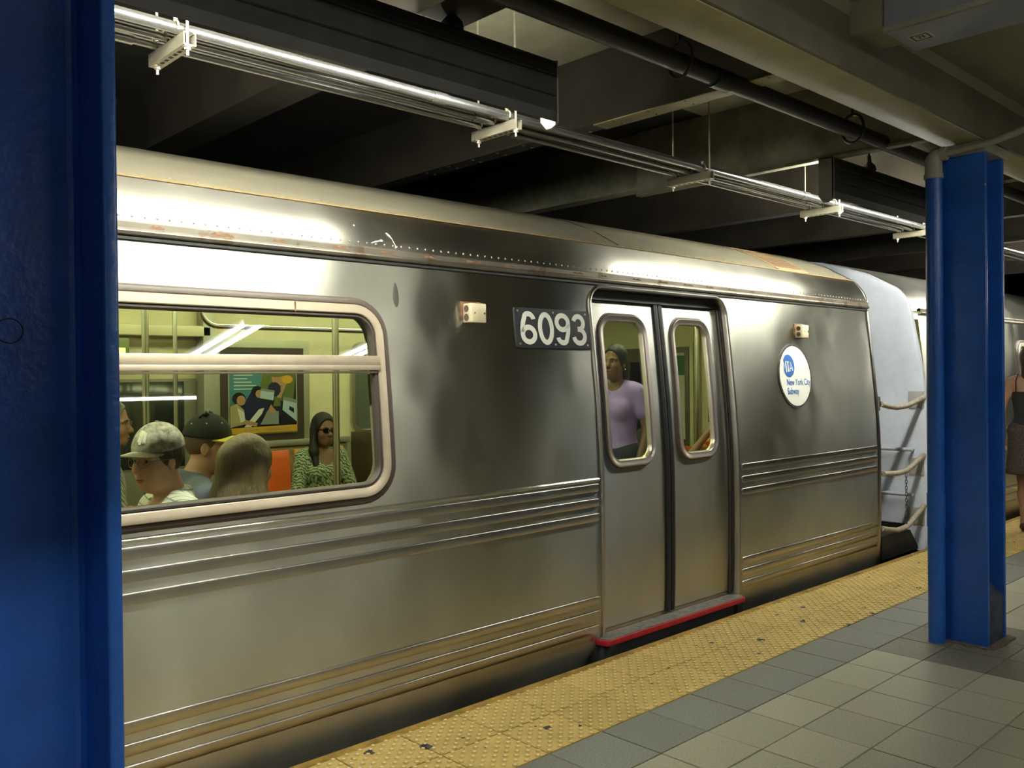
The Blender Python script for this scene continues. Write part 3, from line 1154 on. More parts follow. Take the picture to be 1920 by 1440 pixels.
# ---- big window
b = MB()
band(b, WIN, [(-.004, -.002), (.000, .010), (.006, .014), (.022, .014), (.028, .008), (.030, -.01)])
wg = b.build('window_gasket', mat('brown_black_gasket', (0.075, 0.055, 0.045), 0.45, var=0.2), car, smooth=True)
b = MB()
band(b, WIN, [(.026, .004), (.027, .017), (.030, .020), (.062, .020), (.066, .017), (.068, -.02)])
wf = b.build('window_frame', ALU, car, smooth=True)
b = MB()
band(b, WIN, [(.066, .004), (.070, .012), (.078, .012), (.084, .004), (.086, -.02)])
b.build('inner_gasket', GASKET, wf, smooth=True)
b = MB()
for za, zb, pr_ in ((1.502, 1.543, .022), (1.482, 1.503, .026), (1.470, 1.479, .016)):
    b.loft([[(x, prof(za) + .02, za), (x, prof(za) - pr_, za), (x, prof(zb) - pr_, zb), (x, prof(zb) + .02, zb)] for x in (WIN[0] + .05, WIN[1] - .055)], closed=True, caps=True)
b.build('window_divider', ALU, wf, bevel=0.002)


def pane(x0, x1, z0, z1, r, inset, corners, m, name, parent, n=8):
    p = rrect(x0, x1, z0, z1, r, n, corners)
    ya_, yb_ = prof(z0) + inset, prof(z1) + inset
    fy_ = lambda z: ya_ + (yb_ - ya_) * (z - z0) / (z1 - z0)
    b = MB()
    nn = len(p)
    b.add([(x, fy_(z), z) for x, z in p], [tuple(range(nn))])
    return b.build(name, m, parent)


pane(WIN[0] + .07, WIN[1] - .07, 1.540, WIN[3] - .068, .09, .012, (0, 0, 1, 1), GLASS, 'vent_pane', wf)
pane(WIN[0] + .07, WIN[1] - .07, WIN[2] + .068, 1.474, .09, .012, (1, 1, 0, 0), GLASS, 'window_pane', wf)
b = MB()
b.box((1.80, prof(1.76) - .0215, 1.716), (1.806, prof(1.72) - .0195, 1.756))
b.build('frame_joint', RUST, wf)

# ---- doorway frame
b = MB()
band(b, (DOOR[0] - .022, DOOR[1] + .022, -.11, DOOR[3] + .022, DOOR[4] + .022), [(0, -.001), (.003, .008), (.010, .012), (.018, .010), (.023, .002), (.024, -.05), (.026, -.075)], corners=(0, 0, 1, 1))
df = b.build('door_frame', STEEL_TRIM, car, smooth=True)
b = MB()
b.loft([[(x, prof(1.9) + .045, z) for x in (DOOR[0] - .01, DOOR[1] + .01)] for z in (1.855, 1.95)], closed=False)
b.loft([[(x, prof(1.9) + y, 1.865) for x in (DOOR[0], DOOR[1])] for y in (.02, .06)], closed=False)
b.build('door_header', BLACK, df)
for xx in (DOOR[0] + .008, DOOR[1] - .010, DOOR[1] - .035):
    b = MB()
    b.loft([[(xx - .004, prof(z) + .036, z), (xx + .004, prof(z) + .030, z), (xx + .004, prof(z) + .06, z)] for z in np.linspace(.07, 1.86, 12)], closed=True)
    b.build('weather_strip', GASKET, df)

# ---- door leaves
REC = .042


def leaf(xa, xb, wa, wb, nm):
    yf = lambda z: prof(z) + REC
    out_ = dens([(xa, .085), (xb, .085), (xb, 1.862), (xa, 1.862)], .5)
    hole = dens(rrect(wa + .025, wb - .025, .962, 1.775, .095), .15)
    V, F = sheet(out_, [hole], yf, ZC)
    b = MB()
    b.add(V, F)
    o = b.build('door_leaf', STEEL_DOOR, car, smooth=True)
    b = MB()
    ar = (wa, wb, .937, 1.800, .120)
    band(b, ar, [(0, -.001), (.002, .004), (.007, .006), (.010, .001)], yf=yf)
    b.build('window_gasket', mat('brown_gasket', (0.10, 0.065, 0.055), 0.5), o, smooth=True)
    b = MB()
    band(b, ar, [(.009, .000), (.010, .012), (.016, .017), (.024, .015), (.032, .010), (.044, .009), (.048, .004), (.050, -.02)], yf=yf)
    b.build('window_frame', mat('door_window_aluminium', (0.60, 0.53, 0.47), 0.32, 0.85), o, smooth=True)
    pane(wa + .04, wb - .04, .977, 1.760, .085, REC + .008, (1, 1, 1, 1), GLASS_D if wa < 4.2 else GLASS, 'door_pane', o)
    return o


lf = leaf(3.56, 4.192, 3.672, 4.110, 'l')
rl = leaf(4.272, 4.92, 4.325, 4.742, 'r')
b = MB()
for xa, xb in ((4.190, 4.2315), (4.2325, 4.274)):
    b.loft([[(xa, prof(z) + REC - .001, z), (xa, prof(z) + REC - .010, z), ((xa + xb) / 2, prof(z) + REC - .014, z), (xb, prof(z) + REC - .006, z), (xb, prof(z) + REC + .03, z)] for z in np.linspace(.075, 1.862, 14)], closed=False)
b.build('door_edge_rubber', BLACK, df)
# sill with red nosing
b = MB()
pl = [(3.535, 3.094), (3.55, 3.045), (3.565, 3.034), (4.845, 3.034), (4.87, 3.04), (4.90, 3.085), (4.905, 3.15), (3.535, 3.15)]
b.prism(pl, .028, .058, axis=2)
sl = b.build('door_sill', RED, car, bevel=0.004)
b = MB()
pl2 = [(3.548, 3.097), (3.560, 3.055), (3.575, 3.042), (4.840, 3.042), (4.862, 3.047), (4.890, 3.087), (4.893, 3.145), (3.548, 3.145)]
b.prism(pl2, .0575, .0610, axis=2)
b.build('tread_plate', SILL, sl)
b = MB()
b.box((3.58, 3.05, -.14), (3.64, 3.12, .03))
b.box((4.80, 3.05, -.14), (4.86, 3.12, .03))
b.box((3.56, 3.075, -.15), (4.90, 3.13, .03))
b.build('sill_bracket', mat('blue_grey_bracket', (0.06, 0.065, 0.08), 0.5, 0.4, var=0.3), sl)


# ---- marks on the side: number plate, round sign, marker lamps
def on_side(x, z, pr_):
    return (x, prof(z) - pr_, z)


def flat_on_side(b, poly, pr_, mi=0, thick=None):
    """polygon (x,z) laid on the car side, proud by pr_, with its own thickness"""
    n = len(poly)
    top = [on_side(x, z, pr_) for x, z in poly]
    if thick is None:
        b.add(top, [tuple(range(n))], mi)
    else:
        bot = [on_side(x, z, pr_ - thick) for x, z in poly]
        b.add(top + bot, [tuple(range(n))] + [(k, (k + 1) % n, n + (k + 1) % n, n + k) for k in range(n)], mi)


b = MB()
flat_on_side(b, rrect(3.018, 3.560, 1.592, 1.792, .008, 3), .006, thick=.006)
np_ = b.build('number_plate', PLATE, car)
b = MB()
for x, z in ((3.04, 1.775), (3.29, 1.775), (3.535, 1.775), (3.04, 1.61), (3.29, 1.61), (3.535, 1.61)):
    b.ell(on_side(x, z, .006), (.007, .003, .007), 8, 4)
b.build('screw', STEEL_TRIM, np_, smooth=True)['kind'] = 'stuff'


def stroke(b, pts, w, conv, mi=0):
    """a thick polyline of quads with mitred joints, mapped by conv(u,v)"""
    L, R = [], []
    n = len(pts)
    for i in range(n):
        a = np.array(pts[max(i - 1, 0)], float)
        c = np.array(pts[min(i + 1, n - 1)], float)
        if i == 0 and np.allclose(pts[0], pts[-1]):
            a = np.array(pts[-2], float)
        if i == n - 1 and np.allclose(pts[0], pts[-1]):
            c = np.array(pts[1], float)
        t_ = (c - a) / (np.linalg.norm(c - a) + 1e-9)
        nn = np.array((-t_[1], t_[0])) * w / 2
        L.append(conv(*(np.array(pts[i]) + nn)))
        R.append(conv(*(np.array(pts[i]) - nn)))
    b.add(L + R, [(i, i + 1, n + i + 1, n + i) for i in range(n - 1)], mi)


def ell_arc(cx_, cy_, rx, ry, a0, a1, n=18):
    return [(cx_ + rx * math.cos(math.radians(a0 + (a1 - a0) * k / n)), cy_ + ry * math.sin(math.radians(a0 + (a1 - a0) * k / n))) for k in range(n + 1)]


# digit skeletons in a 0.62 x 1 box, stroke width .17
DIG = {
    '0': [ell_arc(.31, .5, .225, .415, 0, 360, 32)],
    '6': [ell_arc(.31, .30, .225, .215, 0, 360, 28), [(.52, .76)] + ell_arc(.33, .70, .20, .215, 22, 128, 8) + [(.115, .62), (.088, .48), (.085, .34)]],
    '9': [ell_arc(.31, .70, .225, .215, 0, 360, 28), [(.10, .24)] + ell_arc(.29, .30, .20, .215, 202, 308, 8) + [(.505, .38), (.532, .52), (.535, .66)]],
    '3': [ell_arc(.30, .715, .195, .20, 165, -80, 18) , [(.25, .52), (.34, .515)] , ell_arc(.30, .30, .225, .215, 80, -172, 20)],
}
dx = 3.046
for ch in '6093':
    b = MB()
    for pl_ in DIG[ch]:
        stroke(b, pl_, .155, lambda u, v: on_side(dx + u * .190, 1.607 + v * .170, .0072))
    b.build('numeral', WHITE, np_)
    dx += .1245

# round operator sign
SC_X, SC_Z, SC_R = 5.672, 1.435, .222
b = MB()
ring_o = [(SC_X + SC_R * math.cos(a), SC_Z + SC_R * math.sin(a)) for a in [2 * PI * k / 48 for k in range(48)]]
flat_on_side(b, ring_o, .005, thick=.005)
sg = b.build('round_sign', mat('dark_sign_rim', (0.07, 0.065, 0.06), 0.5, 0.5), car)
b = MB()
flat_on_side(b, [(SC_X + .207 * math.cos(a), SC_Z + .207 * math.sin(a)) for a in [2 * PI * k / 48 for k in range(48)]], .0065, thick=.002)
b.build('sign_face', WHITE, sg)
b = MB()
for k in range(6):
    a = PI / 6 + PI * k / 3
    b.ell(on_side(SC_X + .214 * math.cos(a), SC_Z + .214 * math.sin(a), .005), (.005, .003, .005), 6, 4)
b.build('screw', STEEL_TRIM, sg)['kind'] = 'stuff'
# blue roundel
LX, LZ, LR = 5.590, 1.505, .078
b = MB()
flat_on_side(b, [(LX + LR * math.cos(a), LZ + LR * math.sin(a)) for a in [2 * PI * k / 40 for k in range(40)]], .0075)
b.build('logo_roundel', BLUE_LOGO, sg)


def text_mesh(body, size, conv, name, m, parent, bold=0.0, sx=1.0):
    cu = bpy.data.curves.new('t', 'FONT')
    cu.body = body
    cu.size = size
    cu.offset = bold
    cu.resolution_u = 3
    o = bpy.data.objects.new('t', cu)
    COL.objects.link(o)
    bpy.context.view_layer.update()
    me = bpy.data.meshes.new_from_object(o.evaluated_get(bpy.context.evaluated_depsgraph_get()))
    bpy.data.objects.remove(o)
    b = MB()
    b.add([conv(v.co.x * sx, v.co.y) for v in me.vertices], [tuple(p.vertices) for p in me.polygons])
    bpy.data.meshes.remove(me)
    return b.build(name, m, parent)


# M T A in white across the roundel, the M running off its left edge
def lc(u, v):
    k = 1.12 - .42 * u
    return on_side(LX - .082 + u * .135, LZ - .004 + (v - .5) * .082 * k, .0082)


b = MB()
for pl_ in ([(.04, 0), (.08, .97), (.20, .30), (.34, .97), (.37, 0)], [(.42, .93), (.68, .93)], [(.55, 0), (.55, .93)], [(.68, 0), (.83, 1), (.98, 0)], [(.75, .3), (.93, .3)]):
    stroke(b, pl_, .085, lc)
b.build('logo_letter', WHITE, sg)
for i, ln in enumerate(('New York City', 'Subway')):
    text_mesh(ln, .064, lambda u, v, i=i: on_side(5.545 + u, 1.372 - i * .062 + v, .0075), 'sign_lettering', BLUE_LOGO, sg, bold=.0008, sx=.80)

# marker lamps
for (xa, xb, za, zb) in ((2.690, 2.795, 1.702, 1.792), (5.745, 5.845, 1.702, 1.792)):
    b = MB()
    ym = prof(1.75)
    b.prism([(xa, ym + .01), (xa, ym - .050), (xa + .012, ym - .058), (xb - .004, ym - .052), (xb, ym - .03), (xb, ym + .01)], za, zb, axis=2)
    ml = b.build('marker_lamp', BEIGE_P, car, bevel=0.005)
    b = MB()
    for zz in (za + .025, zb - .025):
        b.tube([(xa - .002, ym - .026, zz), (xa + .004, ym - .026, zz)], 0.016, 14)
    b.build('lamp_lens', mat('dark_lens', (0.10, 0.06, 0.04), 0.2), ml)
    b = MB()
    for xx in (xa + .025, xb - .018):
        b.tube([(xx, ym - .0585, (za + zb) / 2), (xx, ym - .050, (za + zb) / 2)], 0.0045, 8)
    b.build('screw', RUST, ml)['kind'] = 'stuff'
    b = MB()
    b.box((xa - .014, ym + .01, za - .016), (xb + .008, ym - .004, zb + .010))
    b.build('base_plate', RUST, ml, bevel=0.004)

# ---- interior of the car (all of it belongs to the car)
FZ, CZ, YB = 0.05, 2.12, 5.98
b = MB()
b.box((XL, 3.12, -.05), (6.85, 6.05, FZ))
b.build('car_floor', CARFL, car)
b = MB()
cp = [(3.26, 1.98), (3.45, 2.03), (3.7, 2.10), (4.1, CZ), (5.1, CZ), (5.5, 2.10), (5.8, 2.03), (5.99, 1.93)]
b.loft([[(x, y, z) for y, z in cp] for x in (XL, 6.85)], closed=False)
b.build('car_ceiling', CREAM2, car, smooth=True)
lin = lambda z: prof(z) + .075
lo = dens([(XL, FZ), (6.85, FZ), (6.85, 2.0), (XL, 2.0)], .5)
V, F = sheet(lo, [dens(rrect(WIN[0] + .06, WIN[1] - .06, WIN[2] + .05, WIN[3] - .06, .12), .2), dens(rrect(3.64, 4.84, .07, 1.85, .05), .2)], lin, ZC)
b = MB()
b.add(V, F)
b.build('near_lining', CREAM, car)
b = MB()
b.loft([[(x, YB, z) for x in (2.72, 6.85)] for z in (FZ, 2.0)], closed=False)
b.loft([[(x, YB, z) for x in (XL, 1.25)] for z in (FZ, 2.0)], closed=False)
b.loft([[(x, YB, z) for x in (1.25, 2.72)] for z in (1.80, 2.0)], closed=False)
b.build('far_wall', CREAM, car)
bk = [(3.18, FZ), (3.18, 1.3), (3.24, 1.9), (3.42, 2.05), (3.75, 2.2), (4.2, 2.3), (5.04, 2.3), (5.49, 2.2), (5.82, 2.05), (6.0, 1.9), (6.06, 1.3), (6.06, FZ)]
for xx in (6.83, XL):
    b = MB()
    b.prism(bk, xx, xx + .03)
    b.build('bulkhead', CREAM, car)
# far side doorway with header and dark windows
b = MB()
b.box((1.25, YB - .10, 1.745), (2.72, YB + .02, 1.82))
b.box((1.25, YB + .03, 1.44), (2.72, YB + .05, 1.75))
b.build('door_header_panel', CREAM, car, bevel=0.01)
b = MB()
b.box((2.66, YB - .10, FZ), (2.74, YB + .02, 1.98))
b.box((1.22, YB - .10, FZ), (1.30, YB + .02, 1.98))
b.build('door_post', mat('grey_post', (0.30, 0.30, 0.24), 0.4, 0.3), car, bevel=0.006)
for xa, xb in ((1.30, 1.98), (1.99, 2.66)):
    b = MB()
    b.box((xa, YB + .02, FZ), (xb, YB + .04, 1.46))
    dl = b.build('far_door_leaf', mat('far_door_steel', (0.32, 0.32, 0.27), 0.35, 0.7), car)
    b = MB()
    b.box((xa + .10, YB + .012, .86), (xb - .09, YB + .02, 1.44))
    b.build('far_door_pane', DARKWIN, dl, bevel=0.004)
b = MB()
b.box((1.78, YB - .135, 1.60), (2.155, YB - .10, 1.725))
es = b.build('exit_sign', mat('olive_sign_box', (0.16, 0.20, 0.06), 0.4), car, bevel=0.012)
b = MB()
b.box((1.80, YB - .137, 1.612), (2.125, YB - .134, 1.66))
b.build('sign_glow', EXITG, es)

# advertising frame on the far wall
b = MB()
b.box((2.76, YB - .02, .96), (3.53, YB, 1.735))
adf = b.build('poster_frame', mat('grey_ad_frame', (0.36, 0.37, 0.27), 0.4, 0.3), car, bevel=0.006)
b = MB()
b.box((2.815, YB - .026, 1.0), (3.475, YB - .018, 1.68))
b.build('frame_board', BROWNP, adf)
b = MB()
b.box((2.868, YB - .032, 1.052), (3.415, YB - .024, 1.52))
b.build('poster_border', mat('poster_border_grey', (0.30, 0.30, 0.24), 0.4), adf)
b = MB()
px0, px1, pz0, pz1 = 2.878, 3.405, 1.062, 1.51
PM = [mat('ad_teal', (0.06, 0.20, 0.22), 0.3), mat('ad_navy', (0.014, 0.018, 0.05), 0.3), mat('ad_skin', (0.36, 0.22, 0.11), 0.3), mat('ad_paleblue', (0.34, 0.45, 0.52), 0.3), mat('ad_black', (0.012, 0.012, 0.015), 0.3),
      mat('ad_tan', (0.34, 0.28, 0.15), 0.3), mat('ad_yellow', (0.52, 0.30, 0.02), 0.3), mat('ad_white', (0.55, 0.56, 0.48), 0.3), mat('ad_olive', (0.10, 0.13, 0.035), 0.3), mat('ad_grey', (0.20, 0.22, 0.20), 0.3)]
lay = [0]


def ad(poly, mi):
    lay[0] += 1
    y = YB - .0325 - .00025 * lay[0]
    b.add([(px0 + u * (px1 - px0), y, pz0 + v * (pz1 - pz0)) for u, v in poly], [tuple(range(len(poly)))], mi)


def adell(u, v, ru, rv, mi, n=14, rot=0.0):
    ad([(u + ru * math.cos(a) * math.cos(rot) - rv * math.sin(a) * math.sin(rot), v + ru * math.cos(a) * math.sin(rot) + rv * math.sin(a) * math.cos(rot)) for a in [2 * PI * k / n for k in range(n)]], mi)


ad([(0, 0), (1, 0), (1, 1), (0, 1)], 1)
ad([(0, .45), (.45, .5), (.52, 1), (0, 1)], 0)
ad([(.42, .62), (.95, .45), (1, 1), (.5, 1)], 8)
for k in range(5):
    ad([(.06, .94 - .055 * k), (.06 + (.28, .2, .26, .33, .3)[k], .94 - .055 * k), (.06 + (.28, .2, .26, .33, .3)[k], .925 - .055 * k), (.06, .925 - .055 * k)], 7)
adell(.72, .88, .10, .13, 2)
adell(.70, .97, .16, .07, 8)
ad([(.68, .52), (.74, .50), (.86, .82), (.80, .84)], 2)
adell(.86, .86, .09, .07, 6)
adell(.66, .70, .10, .12, 1)
ad([(.2, .2), (.5, .25), (.48, .62), (.34, .72), (.22, .5)], 1)
adell(.40, .66, .09, .10, 4)
adell(.43, .63, .055, .065, 2)
ad([(.44, .56), (.64, .52), (.66, .68), (.46, .72)], 3)
ad([(.44, .68), (.66, .65), (.66, .68), (.46, .72)], 9)
ad([(.44, .56), (.64, .52), (.62, .49), (.43, .52)], 4)
ad([(.64, .42), (.75, .42), (.75, .56), (.66, .56)], 8)
ad([(.78, .36), (1, .16), (1, .52), (.80, .58)], 3)
ad([(.80, .52), (1, .46), (1, .52), (.80, .58)], 9)
ad([(.88, .36), (.96, .30), (.96, .38), (.89, .42)], 4)
adell(.13, .56, .10, .10, 4)
adell(.16, .53, .065, .08, 2)
ad([(0, .1), (.22, .15), (.20, .38), (.10, .48), (0, .44)], 5)
ad([(.1, .42), (.2, .34), (.22, .2), (.15, .18)], 7)
ad([(.2, .1), (.42, .38), (.50, .40), (.46, .30), (.3, .1)], 7)
ad([(.16, .16), (.38, .10), (.40, .16), (.22, .22)], 2)
ad([(.44, .13), (.72, .13), (.72, .34), (.55, .36)], 9)
ad([(.56, .36), (.62, .30), (.68, .34), (.6, .46)], 2)
ad([(.74, .12), (1, .12), (1, .16), (.8, .34), (.74, .3)], 4)
ad([(0, 0), (1, 0), (1, .11), (0, .09)], 6)
ad([(.2, .035), (.42, .035), (.42, .065), (.2, .06)], 5)
ad([(.5, .04), (.9, .04), (.9, .07), (.5, .065)], 5)
b.build('poster_print', PM, adf)

# seats: bench along the far wall, back to back seats by the near window
def seat_unit(x, yb, face, m, name='bench_seat'):
    """one moulded seat: face = +-1 along y (back at yb) """
    b = MB()
    s_ = face
    sec = [(yb, .92), (yb + s_ * .035, .93), (yb + s_ * .05, .86), (yb + s_ * .07, .62), (yb + s_ * .11, .52), (yb + s_ * .40, .505), (yb + s_ * .43, .49), (yb + s_ * .42, .46), (yb + s_ * .06, .46), (yb, .5)]
    b.prism(sec, x - .215, x + .215, axis=0)
    return b.build(name, m, car, bevel=0.012)


b = MB()
b.box((2.78, YB - .02, .46), (3.86, YB, .95))
b.box((2.78, YB - .46, FZ), (3.86, YB - .02, .455))
b.build('seat_shell', SEATSH, car, bevel=0.01)
for k, xx in enumerate((3.115, 3.59)):
    seat_unit(xx, YB - .02, -1, ORANGE if k == 0 else YELSEAT)
b = MB()
b.box((2.775, YB - .06, .955), (3.86, YB - .005, 1.0))
b.build('seat_rail', mat('grey_seat_rail', (0.33, 0.34, 0.26), 0.4, 0.4), car, bevel=0.006)
# transverse back to back seats at the window
for (xs_, fs) in ((1.455, -1), (1.475, 1)):
    for yy in (3.42, 3.88):
        b = MB()
        s_ = fs
        sec = [(xs_, .88), (xs_ + s_ * .03, .89), (xs_ + s_ * .05, .84), (xs_ + s_ * .08, .60), (xs_ + s_ * .11, .53), (xs_ + s_ * .44, .51), (xs_ + s_ * .46, .48), (xs_ + s_ * .06, .46), (xs_, .48)]
        b.prism(sec, yy - .215, yy + .215, axis=1)
        b.build('bench_seat', ORANGE if fs > 0 else YELSEAT, car, bevel=0.01)
        b = MB()
        b.box((xs_, yy - .2, FZ), (xs_ + fs * .42, yy + .2, .455))
        b.build('seat_base', mat('dark_seat_base', (0.05, 0.045, 0.04), 0.5), car)
# seat across the aisle, and the seat by the car end
for (xs_, yy) in ((1.52, 4.95), (5.86, 3.72), (5.86, 4.30)):
    b = MB()
    s_ = 1 if xs_ < 2 else -1
    sec = [(xs_, .88), (xs_ + s_ * .03, .89), (xs_ + s_ * .05, .84), (xs_ + s_ * .08, .60), (xs_ + s_ * .11, .53), (xs_ + s_ * .44, .51), (xs_ + s_ * .46, .48), (xs_ + s_ * .06, .46), (xs_, .48)]
    b.prism(sec, yy - .215, yy + .215, axis=1)
    b.build('bench_seat', ORANGE, car, bevel=0.01)
    b = MB()
    b.box((xs_, yy - .2, FZ), (xs_ + s_ * .42, yy + .2, .455))
    b.build('seat_base', MATS['dark_seat_base'], car)
# partition and window beyond the seated woman
b = MB()
b.box((3.90, YB - .40, FZ), (3.925, YB - .01, 1.03))
b.build('seat_partition', BROWNP, car, bevel=0.004)
b = MB()
b.box((3.925, YB - .012, FZ), (4.75, YB - .001, .97))
b.build('dado_panel', BROWNP, car)
b = MB()
band(b, (3.90, 4.72, 1.0, 1.74, .11), [(0, 0), (.004, .02), (.04, .02), (.05, 0)], yf=lambda z: YB)
b.build('far_window_frame', STAIN, car, smooth=True)
b = MB()
p = rrect(3.945, 4.675, 1.045, 1.70, .07)
b.add([(x, YB - .008, z) for x, z in p], [tuple(range(len(p)))])
b.build('far_window', mat('grey_far_window', (0.10, 0.12, 0.10), 0.15), car)
# end door with a notice, on the bulkhead at the car end
b = MB()
b.box((6.80, 4.77, FZ), (6.832, 5.74, 1.755))
ed = b.build('end_door_frame', mat('pale_door_frame', (0.60, 0.60, 0.36), 0.4), car, bevel=0.008)
b = MB()
b.box((6.79, 4.81, FZ), (6.802, 5.70, 1.71))
b.build('end_door', mat('brown_end_door', (0.10, 0.085, 0.055), 0.4), ed, bevel=0.004)
b = MB()
b.box((6.782, 4.85, .86), (6.792, 4.98, 1.655))
nt_ = b.build('notice', mat('notice_paper', (0.50, 0.54, 0.42), 0.5), ed)
b = MB()
b.box((6.780, 4.852, 1.45), (6.7825, 4.978, 1.63))
b.build('notice_band', mat('notice_green', (0.03, 0.15, 0.085), 0.5), nt_)
b = MB()
b.box((6.78, 4.54, 1.02), (6.832, 4.60, 1.42))
b.build('end_grip', DARKWIN, car, bevel=0.01)
b = MB()
b.box((6.79, 5.36, .9), (6.80, 5.70, 1.58))
b.build('end_door_pane', DARKWIN, ed)
# poles and grab rails
for (x, y, r) in ((2.965, 4.70, .021), (1.772, 4.60, .0175), (2.303, 5.50, .014), (6.40, 4.44, .034), (4.95, 4.70, .0175), (3.50, 3.45, .016)):
    b = MB()
    b.tube([(x, y, FZ), (x, y, 2.115)], r, 14)
    b.build('grab_pole', STAIN, car, smooth=True)
b = MB()
pts = [(2.43, 5.40, 2.10), (2.43, 5.40, 1.92)]
for k in range(7):
    a = .5 * PI * k / 6
    pts.append((2.43 + .11 * (1 - math.cos(a)), 5.40, 1.90 - .11 * math.sin(a)))
pts += [(2.7, 5.40, 1.79), (4.7, 5.40, 1.79), (4.8, 5.4, 1.83), (4.83, 5.4, 2.1)]
b.tube(pts, .0165, 12)
b.build('grab_rail', STAIN, car, smooth=True)
b = MB()
pts = [(4.20, 4.35, 2.1), (4.20, 4.35, 1.98)] + [(4.20 + .1 * (1 - math.cos(a)), 4.35, 1.98 - .1 * math.sin(a)) for a in (.4, .8, 1.2, PI / 2)] + [(6.4, 4.35, 1.88)]
b.tube(pts, .016, 12)
b.build('grab_rail', STAIN, car, smooth=True)
# ceiling light strips
for yy in (3.82, 5.40):
    for (xa, xb) in ((-2.6, -1.1), (-.9, .6), (.8, 2.3), (2.5, 4.0), (4.2, 5.7)):
        b = MB()
        b.box((xa, yy - .06, 2.045), (xb, yy + .06, 2.07))
        b.build('ceiling_light', TUBE_CAR, car, bevel=0.008)

# ------------------------------------------------------------------ next car of the train
car2 = thing('subway_car', 'next stainless steel car of the train, beyond the gap, pale blue lit end', 'train', (11, 4.6, -1.0))
XA, XB = 7.86, 22.0
WIN2 = (10.33, 12.2, .93, 1.785, .16)
V, F = sheet(dens([(XA + .03, -.12), (XB, -.12), (XB, 1.965), (XA + .03, 1.965)], .5), [dens(rrect(WIN2[0] + .03, WIN2[1] - .03, WIN2[2] + .03, WIN2[3] - .03, .13), .2)], prof, ZC)
b = MB()
b.add(V, F)
b.build('side_panel', STEEL, car2, smooth=True)
b = MB()
b.loft([[(x, y, z) for y, z in RP] for x in np.linspace(XA - .10, XB, 10)], closed=False)
b.build('roof', STEEL_ROOF, car2, smooth=True)
b = MB()
b.loft([[(x, y, z) for y, z in ((3.196, 2.012), (3.180, 2.010), (3.176, 2.004), (3.178, 1.984), (3.172, 1.980), (3.168, 1.972), (3.172, 1.962), (3.186, 1.956), (3.196, 1.952))] for x in (XA + .05, XB)], closed=False)
b.build('gutter_rail', STEEL_GUT, car2, smooth=True)
# moulded end: outer edge rounded back into the side
b = MB()
edge = [(prof(z), z) for z in np.linspace(-.12, 1.965, 14)] + [(y, z) for y, z in RP[1:13]]
cen = (4.62, 1.0)


def inn(y, z, k):
    return (y + (cen[0] - y) * k, z + (cen[1] - z) * k * .55)


rings = []
for dx_, k in ((.05, 0.0), (.02, .003), (.004, .010), (0, .022), (0, .06), (.0, .25), (0.0, .6), (0.0, .995)):
    half = []
    for y, z in edge:
        yy_, zz_ = inn(y, z, k)
        lean = -.13 * max(0, (zz_ - 1.35)) / .75
        half.append((XA + dx_ + lean, yy_, zz_))
    rings.append(half)
b.loft(rings, closed=False)
b.loft([[(x, 9.24 - y, z) for x, y, z in r_] for r_ in rings], closed=False)
b.build('end_bonnet', BONNET, car2, smooth=True)
b = MB()
b.box((XA - .03, 2.0 + 1.3, -.02), (XA + .02, 6.0, .13))
b.prism([(7.02, -.05), (7.02, .14), (7.56, .13), (7.70, -.01), (7.72, -.05)], 3.13, 3.9, axis=1)
b.build('coupler_step', BLACK, car2)
for zz, nm in ((.785, 'a'), (.395, 'b')):
    b = MB()
    b.tube([(XA - .08, 3.20, zz), (XA - .08, 3.95, zz)], .016, 12)
    for yy in (3.22, 3.9):
        b.tube([(XA - .08, yy, zz), (XA + .02, yy, zz)], .012, 8)
    b.build('end_handrail', mat('pale_handrail_paint', (0.62, 0.64, 0.70), 0.35, 0.2), car2, smooth=True)
for zz in (1.20, .62, .19):
    b = MB()
    b.box((XA - .012, 3.13, zz - .06), (XA + .03, 3.26, zz + .09))
    b.build('bracket_plate', mat('beige_bracket', (0.42, 0.40, 0.38), 0.5), car2, bevel=0.004)
for z in (0.868, 0.790, 0.712, 0.275, 0.198, 0.122):
    b = MB()
    sec = [(-.0275, 0.0), (-.0270, .0072), (-.0255, .0080), (.0100, .0084), (.0125, .0076), (.0145, .0052), (.0155, 0.0)]
    b.loft([[(x, prof(z + dz) - dy - .0004, z + dz) for dz, dy in sec] for x in (XA + .1, XB)], closed=False)
    b.build('corrugation_rib', STEEL_TRIM, car2, smooth=True)
b = MB()
band(b, WIN2, [(-.004, -.002), (.000, .010), (.006, .014), (.022, .014), (.028, .008), (.030, -.01)])
b.build('window_gasket', MATS['brown_black_gasket'], car2, smooth=True)
b = MB()
band(b, WIN2, [(.026, .004), (.027, .017), (.030, .020), (.062, .020), (.066, .017), (.068, -.02)])
wf2 = b.build('window_frame', ALU, car2, smooth=True)
b = MB()
b.loft([[(x, prof(1.48) + .02, 1.48), (x, prof(1.48) - .022, 1.48), (x, prof(1.54) - .022, 1.54), (x, prof(1.54) + .02, 1.54)] for x in (WIN2[0] + .05, WIN2[1] - .055)], closed=True, caps=True)
b.build('window_divider', ALU, wf2)
b = MB()
p = rrect(WIN2[0] + .07, WIN2[1] - .07, 1.0, 1.717, .09)
b.add([(x, prof(1.35) + .02, z) for x, z in p], [tuple(range(len(p)))])
b.build('window_pane', GLASS, wf2)
b = MB()
b.box((8.3, 3.25, FZ), (21.5, 6.0, .0))
b.box((8.3, 5.9, 0), (21.5, 6.0, 2.1))
b.box((8.3, 3.3, 2.05), (21.5, 6.0, 2.1))
b.build('saloon_lining', CREAM, car2)
b = MB()
b.box((9, 3.8, 2.02), (20, 3.9, 2.045))
b.build('ceiling_light', TUBE_CAR, car2)
b = MB()
